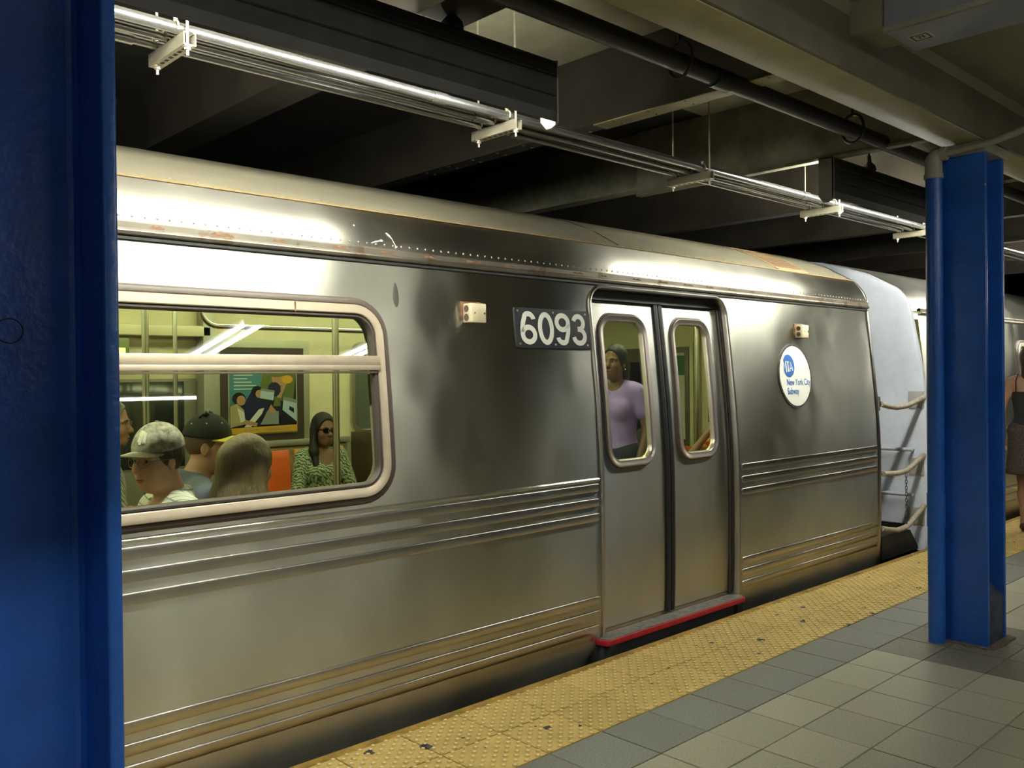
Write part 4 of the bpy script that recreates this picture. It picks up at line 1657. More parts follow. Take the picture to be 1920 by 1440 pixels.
b.loft([[(x, prof(-.12) + dy, z) for x in (XA + .1, XB)] for dy, z in ((0, -.12), (.03, -.16), (.12, -.30), (.12, -.9))], closed=False)
b.build('underframe', UNDER, car2)

# barrier hoses across the gap, with the chain that ties the lower two
gb = thing('gap_barrier', 'three sagging sleeved springs and a chain across the gap between the cars', 'barrier', (7.4, 3.14, .1))
hoses = [[(7.03, 1.203), (7.15, 1.182), (7.32, 1.165), (7.50, 1.172), (7.68, 1.20), (7.86, 1.235)],
         [(7.06, .640), (7.18, .632), (7.34, .622), (7.50, .630), (7.62, .662), (7.74, .700), (7.86, .735)],
         [(7.03, .205), (7.15, .180), (7.32, .155), (7.48, .160), (7.58, .185), (7.70, .235), (7.86, .300)]]
for h in hoses:
    b = MB()
    h3 = [(x, 3.135, z) for x, z in h]
    b.tube(h3, .0225, 12)
    ho = b.build('spring_sleeve', HOSE, gb, smooth=True)
    b = MB()
    b.tube([(6.945, 3.135, h[0][1]), (7.035, 3.135, h[0][1])], .009, 8)
    b.box((6.938, 3.105, h[0][1] - .05), (6.948, 3.165, h[0][1] + .06))
    b.tube([(7.0, 3.135, h[0][1] - .02), (7.0, 3.135, h[0][1] + .02)], .012, 8)
    b.build('eye_bolt', STAIN, ho, smooth=False)
b = MB()
for k in range(17):
    zc = .592 - k * .026
    vert = k % 2
    ring = []
    for q in range(11):
        a = 2 * PI * q / 10
        u, w = .009 * math.cos(a), .017 * math.sin(a)
        ring.append((7.50 + (u if vert else 0), 3.135 + (0 if vert else u), zc + w))
    b.tube(ring, .0028, 5)
b.build('chain', CHAIN, gb, smooth=True)


# ------------------------------------------------------------------ PEOPLE
# A body is one implicit surface (smooth union of tapered limbs and rounded volumes) turned into one continuous mesh.
def rotz(a):
    return np.array([[math.cos(a), -math.sin(a), 0], [math.sin(a), math.cos(a), 0], [0, 0, 1.0]])


def roty(a):
    return np.array([[math.cos(a), 0, math.sin(a)], [0, 1, 0], [-math.sin(a), 0, math.cos(a)]])


def rotx(a):
    return np.array([[1, 0, 0], [0, math.cos(a), -math.sin(a)], [0, math.sin(a), math.cos(a)]])


class Sdf:
    """list of primitives; each is evaluated only near itself"""
    def __init__(s):
        s.p = []

    def cap(s, a, b, ra, rb=None, k=.03, op='u'):
        s.p.append(('c', np.array(a, float), np.array(b, float), ra, ra if rb is None else rb, k, op))
        return s

    def ell(s, c, r, R=None, k=.03, op='u'):
        s.p.append(('e', np.array(c, float), np.array(r, float), np.eye(3) if R is None else R, None, k, op))
        return s

    def plane(s, c, n, k=.004):
        """keep only the half space behind the plane (n points to the removed side)"""
        s.p.append(('p', np.array(c, float), np.array(n, float) / np.linalg.norm(n), None, None, k, 'i'))
        return s

    def mesh(s, h, infl=0.0):
        lo = np.full(3, 1e9)
        hi = -lo
        for q in s.p:
            if q[6] != 'u':
                continue
            if q[0] == 'c':
                for e, r in ((q[1], q[3]), (q[2], q[4])):
                    lo = np.minimum(lo, e - r)
                    hi = np.maximum(hi, e + r)
            else:
                m = q[2].max()
                lo = np.minimum(lo, q[1] - m)
                hi = np.maximum(hi, q[1] + m)
        lo -= 3 * h + infl
        hi += 3 * h + infl
        n = np.ceil((hi - lo) / h).astype(int) + 1
        ax = [lo[i] + h * np.arange(n[i]) for i in range(3)]
        D = np.full(n, .2, np.float32)
        for q in s.p:
            kind, k, op = q[0], q[5], q[6]
            if kind == 'p':
                X = (ax[0][:, None, None] - q[1][0]) * q[2][0] + (ax[1][None, :, None] - q[1][1]) * q[2][1] + (ax[2][None, None, :] - q[1][2]) * q[2][2]
                D = np.maximum(D, X.astype(np.float32))
                continue
            if kind == 'c':
                r = max(q[3], q[4])
                l_, h_ = np.minimum(q[1], q[2]) - r, np.maximum(q[1], q[2]) + r
            else:
                m = q[2].max()
                l_, h_ = q[1] - m, q[1] + m
            mg = k + 3 * h + infl + .01
            i0 = np.clip(((l_ - mg - lo) / h).astype(int), 0, n - 1)
            i1 = np.clip(((h_ + mg - lo) / h).astype(int) + 2, 1, n)
            sl = tuple(slice(i0[i], i1[i]) for i in range(3))
            x = ax[0][sl[0]][:, None, None]
            y = ax[1][sl[1]][None, :, None]
            z = ax[2][sl[2]][None, None, :]
            if kind == 'c':
                a, b = q[1], q[2]
                ba = b - a
                L2 = ba @ ba + 1e-12
                t = np.clip(((x - a[0]) * ba[0] + (y - a[1]) * ba[1] + (z - a[2]) * ba[2]) / L2, 0, 1)
                d = np.sqrt((x - a[0] - ba[0] * t) ** 2 + (y - a[1] - ba[1] * t) ** 2 + (z - a[2] - ba[2] * t) ** 2) - (q[3] + (q[4] - q[3]) * t)
            else:
                R = q[3]
                px, py, pz = x - q[1][0], y - q[1][1], z - q[1][2]
                u = [px * R[0, i] + py * R[1, i] + pz * R[2, i] for i in range(3)]
                k0 = np.sqrt(sum((u[i] / q[2][i]) ** 2 for i in range(3)))
                k1 = np.sqrt(sum((u[i] / q[2][i] ** 2) ** 2 for i in range(3))) + 1e-9
                d = k0 * (k0 - 1) / k1
            d = d.astype(np.float32)
            if op == 'u':
                d -= infl
            A = D[sl]
            if op == 'u':
                hh = np.maximum(k - np.abs(A - d), 0) / k
                D[sl] = np.minimum(A, d) - hh * hh * k * .25
            else:
                hh = np.maximum(k - np.abs(A + d), 0) / k
                D[sl] = np.maximum(A, -d) + hh * hh * k * .25
        return nets(D, lo, h)


def nets(D, lo, h):
    """naive surface nets"""
    S = D < 0
    c = np.zeros(np.array(D.shape) - 1, np.int16)
    for dx_ in (0, 1):
        for dy_ in (0, 1):
            for dz_ in (0, 1):
                c += S[dx_:dx_ + c.shape[0], dy_:dy_ + c.shape[1], dz_:dz_ + c.shape[2]]
    act = (c > 0) & (c < 8)
    I = np.argwhere(act)
    idx = np.full(act.shape, -1, np.int64)
    idx[act] = np.arange(len(I))
    acc = np.zeros((len(I), 3))
    cnt = np.zeros(len(I))
    corners = [(0, 0, 0), (1, 0, 0), (0, 1, 0), (1, 1, 0), (0, 0, 1), (1, 0, 1), (0, 1, 1), (1, 1, 1)]
    for a in range(8):
        for b_ in range(a + 1, 8):
            ca, cb = np.array(corners[a]), np.array(corners[b_])
            if np.abs(ca - cb).sum() != 1:
                continue
            da = D[tuple((I + ca).T)]
            db = D[tuple((I + cb).T)]
            m = (da < 0) != (db < 0)
            t = np.where(m, da / (da - db + 1e-12), 0)
            acc += np.where(m[:, None], ca + (cb - ca) * t[:, None], 0)
            cnt += m
    P = lo + h * (I + acc / np.maximum(cnt, 1)[:, None])
    Q = []
    for axn in range(3):
        o1, o2 = [(1, 2), (2, 0), (0, 1)][axn]
        sl0 = [slice(1, -1)] * 3
        sl1 = [slice(1, -1)] * 3
        sl0[axn] = slice(0, -1)
        sl1[axn] = slice(1, None)
        s0, s1 = S[tuple(sl0)], S[tuple(sl1)]
        for sgn, m in ((1, s0 & ~s1), (-1, ~s0 & s1)):
            E = np.argwhere(m)
            if not len(E):
                continue
            base = E + 1
            base[:, axn] -= 1
            e1 = np.zeros(3, int)
            e1[o1] = 1
            e2 = np.zeros(3, int)
            e2[o2] = 1
            q = [idx[tuple((base - d).T)] for d in (0 * e1, e1, e1 + e2, e2)]
            q = np.stack(q if sgn > 0 else q[::-1], 1)
            Q.append(q[(q >= 0).all(1)])
    return P, np.concatenate(Q)


def sdf_obj(sd, name, m, parent, h=.007, infl=0.0):
    P, Q = sd.mesh(h, infl)
    o0 = np.array(parent['_o']) if parent is not None else np.zeros(3)
    me = bpy.data.meshes.new(name)
    me.vertices.add(len(P))
    me.vertices.foreach_set('co', (P - o0).astype(np.float32).ravel())
    me.loops.add(len(Q) * 4)
    me.loops.foreach_set('vertex_index', Q.astype(np.int32).ravel())
    me.polygons.add(len(Q))
    me.polygons.foreach_set('loop_start', np.arange(0, len(Q) * 4, 4, dtype=np.int32))
    me.polygons.foreach_set('loop_total', np.full(len(Q), 4, np.int32))
    me.update(calc_edges=True)
    me.polygons.foreach_set('use_smooth', [True] * len(Q))
    me.materials.append(m)
    o = bpy.data.objects.new(name, me)
    COL.objects.link(o)
    o['_o'] = tuple(o0)
    o.parent = parent
    return o


SKIN_L = mat('light_skin', (0.46, 0.26, 0.17), 0.5, var=0.08, scale=30)
SKIN_M = mat('tan_skin', (0.34, 0.19, 0.11), 0.5, var=0.08, scale=30)
SKIN_D = mat('brown_skin', (0.22, 0.115, 0.06), 0.45, var=0.08, scale=30)
LIPS = mat('lip_colour', (0.24, 0.075, 0.06), 0.4)
EYEW = mat('eye_white', (0.45, 0.43, 0.38), 0.25)
EYED = mat('eye_iris', (0.03, 0.02, 0.015), 0.2)
HAIR_B = mat('black_hair', (0.006, 0.005, 0.005), 0.5, var=0.5, scale=60, bump=0.5, bscale=180, stretch=(1, 1, .12))
HAIR_D = mat('dark_brown_hair', (0.035, 0.022, 0.014), 0.4, var=0.5, scale=60, bump=0.5, bscale=180, stretch=(1, 1, .12))
HAIR_BR = mat('light_brown_hair', (0.105, 0.075, 0.035), 0.42, var=0.45, scale=60, bump=0.5, bscale=180, stretch=(1, 1, .12))
HAIR_G = mat('grey_hair', (0.16, 0.15, 0.13), 0.5, var=0.4, scale=60)
DARKLENS = mat('dark_sunglass_lens', (0.006, 0.006, 0.007), 0.08)
WIRE = mat('thin_metal_wire', (0.20, 0.18, 0.14), 0.3, 0.9)


def plaid(name, base, line, s):
    m = mat(name, base, 0.8)
    nt = m.node_tree
    N, L = nt.nodes, nt.links
    g = N.new('ShaderNodeNewGeometry')
    out = None
    for d in ((1, .75, .15), (.15, -.1, 1.0)):
        dp = N.new('ShaderNodeVectorMath')
        dp.operation = 'DOT_PRODUCT'
        dp.inputs[1].default_value = d
        L.new(g.outputs['Position'], dp.inputs[0])
        mu = N.new('ShaderNodeMath')
        mu.operation = 'MULTIPLY'
        mu.inputs[1].default_value = s
        L.new(dp.outputs['Value'], mu.inputs[0])
        fr = N.new('ShaderNodeMath')
        fr.operation = 'FRACT'
        L.new(mu.outputs[0], fr.inputs[0])
        lt = N.new('ShaderNodeMath')
        lt.operation = 'LESS_THAN'
        lt.inputs[1].default_value = .16
        L.new(fr.outputs[0], lt.inputs[0])
        if out is None:
            out = lt
        else:
            mx_ = N.new('ShaderNodeMath')
            mx_.operation = 'MAXIMUM'
            L.new(out.outputs[0], mx_.inputs[0])
            L.new(lt.outputs[0], mx_.inputs[1])
            out = mx_
    mix = N.new('ShaderNodeMix')
    mix.data_type = 'RGBA'
    L.new(out.outputs[0], mix.inputs[0])
    mix.inputs[6].default_value = (*base, 1)
    mix.inputs[7].default_value = (*line, 1)
    L.new(mix.outputs[2], N['Principled BSDF'].inputs['Base Color'])
    return m


def wavy(name, a, b_, scale, dist, direction=(1, 1, 1)):
    m = mat(name, a, 0.7)
    nt = m.node_tree
    N, L = nt.nodes, nt.links
    g = N.new('ShaderNodeNewGeometry')
    mp = N.new('ShaderNodeMapping')
    mp.inputs['Scale'].default_value = direction
    L.new(g.outputs['Position'], mp.inputs['Vector'])
    w = N.new('ShaderNodeTexWave')
    w.bands_direction = 'DIAGONAL'
    w.inputs['Scale'].default_value = scale
    w.inputs['Distortion'].default_value = dist
    w.inputs['Detail'].default_value = 2
    w.inputs['Detail Scale'].default_value = 2.0
    L.new(mp.outputs['Vector'], w.inputs['Vector'])
    r = N.new('ShaderNodeValToRGB')
    r.color_ramp.elements[0].position = .40
    r.color_ramp.elements[1].position = .55
    r.color_ramp.elements[0].color = (*a, 1)
    r.color_ramp.elements[1].color = (*b_, 1)
    L.new(w.outputs['Color'], r.inputs['Fac'])
    L.new(r.outputs['Color'], N['Principled BSDF'].inputs['Base Color'])
    return m


CAMO = mat('grey_camouflage_cloth', (0.25, 0.24, 0.175), 0.8, var=0.75, scale=34)
PLAID = plaid('white_plaid_cloth', (0.66, 0.68, 0.56), (0.24, 0.24, 0.26), 30)
ZEBRA = wavy('green_white_patterned_cloth', (0.05, 0.09, 0.04), (0.42, 0.50, 0.32), 20, 7)
PATSH = wavy('grey_patterned_cloth', (0.12, 0.13, 0.10), (0.42, 0.43, 0.34), 16, 4)
SKIRT = mat('dark_patterned_cloth', (0.060, 0.045, 0.038), 0.8, var=0.9, scale=70)
CLOTH = {}


def cloth(name, c):
    return mat(name, c, 0.85, var=0.12, scale=14, bump=0.25, bscale=22)


def person(name_label, base, yaw, s=1.0, sit=True, head=(0, 0), skin=SKIN_L, h=.007, shirt=None, sleeve=.55, neck=.075, pants=None, arms=None, lean=0.0, female=False,
           shoes=None, group=None, strapless=False, skirt=False, eyes=True, walk=0.0, hcol=None, hspin=0.0):
    """base = point under the pelvis on the floor / seat top; yaw = facing; returns the thing and the head frame"""
    t = thing('person', name_label, 'person', tuple(base), group)
    B = rotz(yaw)
    b0 = np.array(base, float)
    Ln = roty(lean)

    def W(p, torso=True):
        p = np.array(p, float)
        if torso:
            p = Ln @ p
        return b0 + B @ (p * s)

    RB = B @ Ln
    sw = .90 if female else 1.0
    pz = .09 if sit else .93
    up_ = np.array((0, 0, pz))

    def TW(p):                         # torso point given relative to the pelvis
        return W(up_ + Ln @ np.array(p, float), False)

    sd = Sdf()
    body = [('e', (0, 0, .02), (.115, .165 * (1.02 if female else .97), .115)), ('e', (.005, 0, .15), (.10, .140 * sw, .13)), ('e', (-.005, 0, .32), (.115, .160 * sw, .19))]
    torso = Sdf()
    for k_, c_, r_ in body:
        torso.ell(TW(c_), np.array(r_) * s, RB, .06 * s)
    if female:
        for sy_ in (1, -1):
            torso.ell(TW((.085, .065 * sy_, .335)), np.array((.05, .06, .06)) * s, RB, .04)
    shl, shr = (-.01, .178 * sw, .455), (-.01, -.178 * sw, .455)
    torso.cap(TW((-.01, .12 * sw, .470)), TW((-.01, -.12 * sw, .470)), .055 * s, .055 * s, .06)
    arms = arms or {}
    A = {}
    for side, sh in (('l', shl), ('r', shr)):
        sgn = 1 if side == 'l' else -1
        el, wr = arms.get(side, ((.06, .23 * sgn * sw, .17), (.27, .15 * sgn, .09)))
        A[side] = (sh, el, wr)
    upper = Sdf()
    for side in 'lr':
        sh, el, wr = A[side]
        upper.p += []
    full = Sdf()
    full.p = list(torso.p)
    for side in 'lr':
        sh, el, wr = A[side]
        full.cap(TW(sh), TW(el), .050 * s * sw, .038 * s * sw, .035)
        full.cap(TW(el), TW(wr), .037 * s * sw, .026 * s * sw, .02)
        # hand: palm, four unequal bent fingers, thumb from the side of the palm
        sgn = 1 if side == 'l' else -1
        w_, e_ = TW(wr), TW(el)
        d = (w_ - e_) / np.linalg.norm(w_ - e_)
        upv = np.array((0, 0, 1.0))
        sv = np.cross(d, upv)
        if np.linalg.norm(sv) < .2:
            sv = B @ np.array((1.0, 0, 0))
        sv /= np.linalg.norm(sv)
        nv = np.cross(sv, d)
        Rm = np.stack([d, sv, nv], 1)
        full.ell(w_ + d * .045 * s, np.array((.050, .040, .016)) * s, Rm, .015)
        for fi, (off, ln_) in enumerate(((-.028, .066), (-.010, .075), (.009, .070), (.027, .054))):
            p0 = w_ + (d * .075 + sv * off) * s
            p1 = p0 + (d * ln_ * .55 - nv * .012) * s
            p2 = p1 + (d * ln_ * .32 - nv * .026) * s
            full.cap(p0, p1, .0088 * s, .0082 * s, .006)
            full.cap(p1, p2, .0082 * s, .0070 * s, .004)
        th_ = w_ + (d * .028 + sv * (-.032)) * s
        t1 = th_ + (d * .030 - sv * .022 - nv * .01) * s
        full.cap(w_ + d * .02 * s, th_, .014 * s, .012 * s, .01)
        full.cap(th_, t1, .0115 * s, .010 * s, .006)
        full.cap(t1, t1 + (d * .026 + sv * .004 - nv * .008) * s, .010 * s, .008 * s, .004)
    # legs
    legs = Sdf()
    for sgn in (1, -1):
        hp = W((0, .088 * sgn, pz), False)
        if sit:
            kn = W((.43, .10 * sgn, pz + .0), False)
            an = W((.44, .10 * sgn, pz - .40), False)
        else:
            kn = W((.02 + walk * sgn * .16, .085 * sgn, .50), False)
            an = W((-.02 + walk * sgn * .24, .08 * sgn, .085), False)
        legs.cap(hp, kn, .084 * s, .056 * s, .05)
        legs.cap(kn, (kn * .62 + an * .38), .054 * s, .056 * s, .03)
        legs.cap((kn * .62 + an * .38), an, .054 * s, .036 * s, .03)
        legs.cap(an, an + B @ np.array((.14, .01 * sgn, -.045)) * s, .036 * s, .026 * s, .03)
        legs.ell(an + B @ np.array((-.03, 0, -.04)) * s, np.array((.035, .03, .035)) * s, B, .02)
    full.p += legs.p
    # neck and head
    nb = TW((-.015, 0, .50))
    hc = TW((.025 + (.02 if sit else .01), 0, .665))
    HR = B @ rotz(head[0]) @ roty(head[1]) @ rotx(hspin)
    full.cap(nb, hc + HR @ np.array((-.02, 0, -.05)) * s, .060 * s * sw, .055 * s * sw, .03)

    def H(p):
        return hc + HR @ (np.array(p, float) * s)

    def hs(r):
        return np.array(r) * s

    full.ell(H((-.012, 0, .030)), hs((.096, .077, .098)), HR, .02)
    full.ell(H((.030, 0, -.040)), hs((.062, .060, .085)), HR, .03)
    full.ell(H((.048, 0, -.088)), hs((.034, .036, .030)), HR, .025)
    for sy_ in (1, -1):
        full.ell(H((.058, .036 * sy_, -.030)), hs((.026, .026, .024)), HR, .02)
        full.cap(H((.079, .012 * sy_, .022)), H((.070, .050 * sy_, .018)), .011 * s, .009 * s, .012)
        full.ell(H((.092, .031 * sy_, .002)), hs((.018, .017, .012)), HR, .010, 'd')
        full.ell(H((-.004, .076 * sy_, -.012)), hs((.018, .008, .031)), HR @ rotz(.25 * sy_), .008)
        full.ell(H((.002, .083 * sy_, -.008)), hs((.009, .005, .018)), HR, .004, 'd')
    full.cap(H((.082, 0, .008)), H((.104, 0, -.030)), .0095 * s, .0145 * s, .012)
    for sy_ in (1, -1):
        full.ell(H((.096, .012 * sy_, -.034)), hs((.010, .008, .008)), HR, .006)
    full.ell(H((.084, 0, -.062)), hs((.012, .026, .010)), HR, .010)
    full.ell(H((.080, 0, -.078)), hs((.012, .022, .009)), HR, .010)
    full.ell(H((.094, 0, -.0695)), hs((.010, .026, .0022)), HR, .004, 'd')
    sdf_obj(full, 'body', skin, t, h)
    # eyes and lips
    if eyes:
        for sy_ in (1, -1):
            b = MB()
            Mx = Matrix(HR.tolist())
            b.ell(H((.0705, .031 * sy_, .002)), (.0118 * s,) * 3, 12, 8, M=Mx)
            e_ = b.build('eye', EYEW, t, smooth=True)
            b = MB()
            b.ell(H((.0790, .031 * sy_, .003)), (.0036 * s, .0075 * s, .0070 * s), 10, 6, M=Mx)
            b.build('iris', EYED, e_, smooth=True)
            b = MB()
            b.tube([H((.090, .014 * sy_, .021)), H((.0885, .030 * sy_, .0265)), H((.078, .050 * sy_, .021))], [.0030 * s, .0040 * s, .0020 * s], 6)
            b.build('eyebrow', hcol or HAIR_D, t, smooth=True)
        b = MB()
        Mx = Matrix(HR.tolist())
        b.ell(H((.0915, 0, -.0645)), (.006 * s, .021 * s, .0045 * s), 12, 6, M=Mx)
        b.ell(H((.0885, 0, -.0755)), (.006 * s, .018 * s, .0052 * s), 12, 6, M=Mx)
        b.build('lips', LIPS if skin is not SKIN_D else mat('dark_lip_colour', (0.16, 0.06, 0.05), 0.4), t, smooth=True)
    # clothes
    if shirt is not None:
        c = Sdf()
        c.p = list(torso.p)
        for side in 'lr':
            sh, el, wr = A[side]
            if strapless:
                continue
            if sleeve <= 1:
                e2 = np.array(sh) + (np.array(el) - np.array(sh)) * sleeve
                c.cap(TW(sh), TW(e2), .054 * s * sw, .050 * s * sw, .03)
            else:
                c.cap(TW(sh), TW(el), .054 * s * sw, .044 * s * sw, .03)
                e2 = np.array(el) + (np.array(wr) - np.array(el)) * (sleeve - 1)
                c.cap(TW(el), TW(e2), .042 * s * sw, .034 * s * sw, .02)
        if not strapless:
            c.cap(TW((-.02, 0, .47)), TW((-.025, 0, .51)), .066 * s, .064 * s, .03)
            c.ell(TW((.075, 0, .565)), hs((.085, .075 if not female else .08, neck + .03)), RB, .01, 'd')
            c.plane(TW((0, 0, .545)), RB @ np.array((0.15, 0, 1.0)))
        else:
            c.plane(TW((0, 0, .375)), RB @ np.array((0, 0, 1.0)))
        c.plane(TW((0, 0, -.06)), RB @ np.array((0, 0, -1.0)))
        sdf_obj(c, 'shirt' if not strapless else 'strapless_top', shirt, t, h * 1.25, .009)
    if pants is not None:
        c = Sdf()
        c.ell(TW((0, 0, .02)), hs((.118, .168, .11)), RB, .05)
        for i, q in enumerate(legs.p):
            if i % 5 == 0 or (i % 5 in (1, 2) and not skirt):
                c.p.append(q)
        if skirt:
            c.cap(W((0, .05, .80), False), W((.01, .07, .56), False), .12 * s, .13 * s, .05)
            c.cap(W((0, -.05, .80), False), W((.01, -.07, .56), False), .12 * s, .13 * s, .05)
            c.plane(W((0, 0, .545), False), np.array((0, 0, -1.0)))
        c.plane(TW((0, 0, .10)), RB @ np.array((0, 0, 1.0)))
        sdf_obj(c, 'skirt' if skirt else 'trousers', pants, t, h * 1.4, .012)
    if shoes is not None:
        for sgn in (1, -1):
            an = legs.p[3 if sgn == 1 else 8][1]
            c = Sdf()
            c.cap(an + B @ np.array((-.03, 0, -.035)) * s, an + B @ np.array((.15, .01 * sgn, -.052)) * s, .040 * s, .032 * s, .02)
            c.plane(an + np.array((0, 0, -.083)) * s, np.array((0, 0, -1.0)))
            c.plane(an + np.array((0, 0, .02)) * s, np.array((0, 0, 1.0)))
            sdf_obj(c, 'shoe', shoes, t, .009)
    return t, H, HR, s, TW, RB


def hair_cap(c, H, HR, s, thick=.012, face=True, low=-.02):
    """short hair shell: inflated skull without the face"""
    c.ell(H((-.014, 0, .032)), np.array((.096 + thick, .078 + thick, .098 + thick)) * s, HR, .01)
    if face:
        c.ell(H((.100, 0, -.042)), np.array((.092, .088, .130)) * s, HR, .012, 'd')
    return c


def cap_hat(t, H, HR, s, m, brim_m, brim_r=.07, tilt=0.0, flat=True, under=None):
    c = Sdf()
    c.ell(H((-.010, 0, .045)), np.array((.108, .090, .105)) * s, HR, .01)
    c.ell(H((-.010, 0, .035)), np.array((.099, .081, .094)) * s, HR, .004, 'd')
    n = HR @ np.array((-.10, 0, -1.0))
    c.plane(H((0, 0, .040)), n)
    hat = sdf_obj(c, 'cap', m, t, .005)
    # brim: a curved plate standing out in front
    b = MB()
    rings = []
    for zz in (0, -.005):
        pass
    N_ = 14
    top, bot = [], []
    for j, rr in enumerate((.70, .85, 1.0)):
        for k in range(N_ + 1):
            a = -1.30 + 2.60 * k / N_
            fx = .090 * math.cos(a) + (rr - .70) / .30 * (brim_r * math.cos(a * .75) ** .7 + .004)
            fy_ = .080 * math.sin(a) * (1 + .06 * (rr - .7))
            fz = .037 - .10 * 0 + .012 * math.cos(a) - (fy_ ** 2) * 2.2 - (fx - .06) * tilt
            top.append(H((fx, fy_, fz)))
            bot.append(H((fx, fy_, fz - .004)))
    n1 = N_ + 1
    V_ = top + bot
    F_ = []
    for j in range(2):
        for k in range(N_):
            F_.append((j * n1 + k, j * n1 + k + 1, (j + 1) * n1 + k + 1, (j + 1) * n1 + k))
            o_ = len(top)
            F_.append((o_ + j * n1 + k, o_ + (j + 1) * n1 + k, o_ + (j + 1) * n1 + k + 1, o_ + j * n1 + k + 1))
    for k in range(N_):
        F_.append((2 * n1 + k, 2 * n1 + k + 1, len(top) + 2 * n1 + k + 1, len(top) + 2 * n1 + k))
    b.add(V_, F_)
    b.build('brim', brim_m, hat, smooth=True)
    b = MB()
    b.ell(H((-.010, 0, .150)), np.array((.009, .009, .005)) * s, 10, 6)
    b.build('button', m, hat, smooth=True)
    return hat


def glasses(t, H, s, m, lens=None, w=.024, hgt=.019):
    b = MB()
    for sy_ in (1, -1):
        ring = []
        for k in range(21):
            a = 2 * PI * k / 20
            ring.append(H((.1005 - .010 * abs(math.cos(a)) * (1 if math.cos(a) > 0 else -.2), sy_ * (.032 + w * math.cos(a)), .001 + hgt * math.sin(a))))
        b.tube(ring, .0012 * s if lens is None else .003 * s, 6)
        b.tube([H((.090, sy_ * .057, .006)), H((.05, sy_ * .078, .008)), H((-.005, sy_ * .085, .006))], .0014 * s if lens is None else .0035 * s, 6)
    b.tube([H((.102, .010, .004)), H((.106, 0, .006)), H((.102, -.010, .004))], .0016 * s if lens is None else .003 * s, 6)
    g = b.build('eyeglasses' if lens is None else 'sunglasses', m, t, smooth=True)
    if lens is not None:
        for sy_ in (1, -1):
            b = MB()
            pts_ = [H((.0985 - .008 * abs(math.cos(a)), sy_ * (.032 + w * math.cos(a)), .001 + hgt * math.sin(a))) for a in [2 * PI * k / 20 for k in range(20)]]
            b.add(pts_, [tuple(range(20))])
            b.build('lens', lens, g)
    return g


def seat_base_for(head_pt, yaw, s, lean=0.0, sit=True):
    """where the pelvis goes so that the head centre lands on head_pt"""
    p = np.array((.045 if sit else .035, 0, .665))
    p = roty(lean) @ p + np.array((0, 0, .09 if sit else .93))
    return np.array(head_pt) - rotz(yaw) @ (p * s)


D2R = math.pi / 180
WHITEC = cloth('white_cotton', (0.62, 0.62, 0.52))
BLUEC = cloth('slate_blue_cotton', (0.115, 0.135, 0.185))
LAV = cloth('lavender_cotton', (0.50, 0.35, 0.95))
DARKC = cloth('dark_cotton', (0.022, 0.022, 0.026))
DENIM = cloth('dark_denim', (0.035, 0.045, 0.065))
KHAKI = cloth('khaki_cotton', (0.24, 0.20, 0.13))
REDC = cloth('red_yellow_cotton', (0.50, 0.06, 0.03))
SHOE = mat('dark_shoe', (0.03, 0.025, 0.02), 0.5)

# 1 man in a camouflage cap at the window, facing left
yaw = 180 * D2R
hp = (1.366, 3.440, 1.142)
t, H, HR, s, TW, RB = person('man in a grey camouflage cap, wire glasses and white plaid shirt at the window', seat_base_for(hp, yaw, .98), yaw, .98, True, (20 * D2R, 0.06), SKIN_L, .0055, PLAID, .75, .085, KHAKI,
                             {'l': ((.07, .18, .18), (.27, .08, .06)), 'r': ((.07, -.24, .18), (.26, -.14, .06))}, shoes=SHOE)
c = Sdf()
hair_cap(c, H, HR, s, .006)
c.plane(H((0, 0, .05)), HR @ np.array((0, 0, 1.0)))
c.plane(H((0, 0, -.055)), HR @ np.array((0.25, 0, -1.0)))
sdf_obj(c, 'hair', HAIR_D, t, .006)
hat = cap_hat(t, H, HR, s, CAMO, mat('camouflage_brim', (0.33, 0.31, 0.24), 0.8, var=.2, scale=40), .075, tilt=.10)
glasses(t, H, s, WIRE)
# raised interlocked letters on the front of the cap
b = MB()
for pl_ in ([(-.5, -.5), (-.5, .5)], [(-.5, .5), (.35, -.5)], [(.35, -.5), (.35, .5)], [(-.05, .8), (.15, .15)], [(.55, .85), (.15, .15)], [(.15, .15), (.15, -.8)], [(-.7, -.5), (-.3, -.5)], [(-.7, .5), (-.35, .5)], [(.15, .5), (.55, .5)]):
    P3 = []
    for u, v in pl_:
        ang = -.22 + u * .30
        zz = .095 + v * .030
        rx = math.sqrt(max(0, 1 - ((zz - .045) / .105) ** 2))
        P3.append(H((-.010 + .110 * rx * math.cos(ang), -.092 * rx * math.sin(ang), zz)))
    mid = [(np.array(P3[0]) + np.array(P3[1])) / 2]
    b.tube([P3[0], P3[1]], .0062, 6)
b.build('cap_emblem', mat('pale_embroidery', (0.55, 0.54, 0.42), 0.8), hat, smooth=True)

# 2 man in a black cap with yellow brim, beside him, seen from behind
yaw = -10 * D2R
hp = (1.770, 3.860, 1.150)
t, H, HR, s, TW, RB = person('man in a black cap with a yellow brim, seen from behind, slate blue shirt', seat_base_for(hp, yaw, 1.0, .10), yaw, 1.0, True, (-28 * D2R, .0), SKIN_L, .0065, BLUEC, .8, .05, DENIM, shoes=SHOE, lean=.10)
c = Sdf()
hair_cap(c, H, HR, s, .003)
c.plane(H((0, 0, .05)), HR @ np.array((0, 0, 1.0)))
c.plane(H((0, 0, -.035)), HR @ np.array((0.3, 0, -1.0)))
sdf_obj(c, 'hair', mat('cropped_hair', (0.10, 0.065, 0.04), 0.7), t, .007)
BLKC = cloth('black_cap_cloth', (0.018, 0.020, 0.017))
hat = cap_hat(t, H, HR, s, BLKC, mat('yellow_brim_cloth', (0.66, 0.60, 0.05), 0.7), .085, tilt=.10)
b = MB()
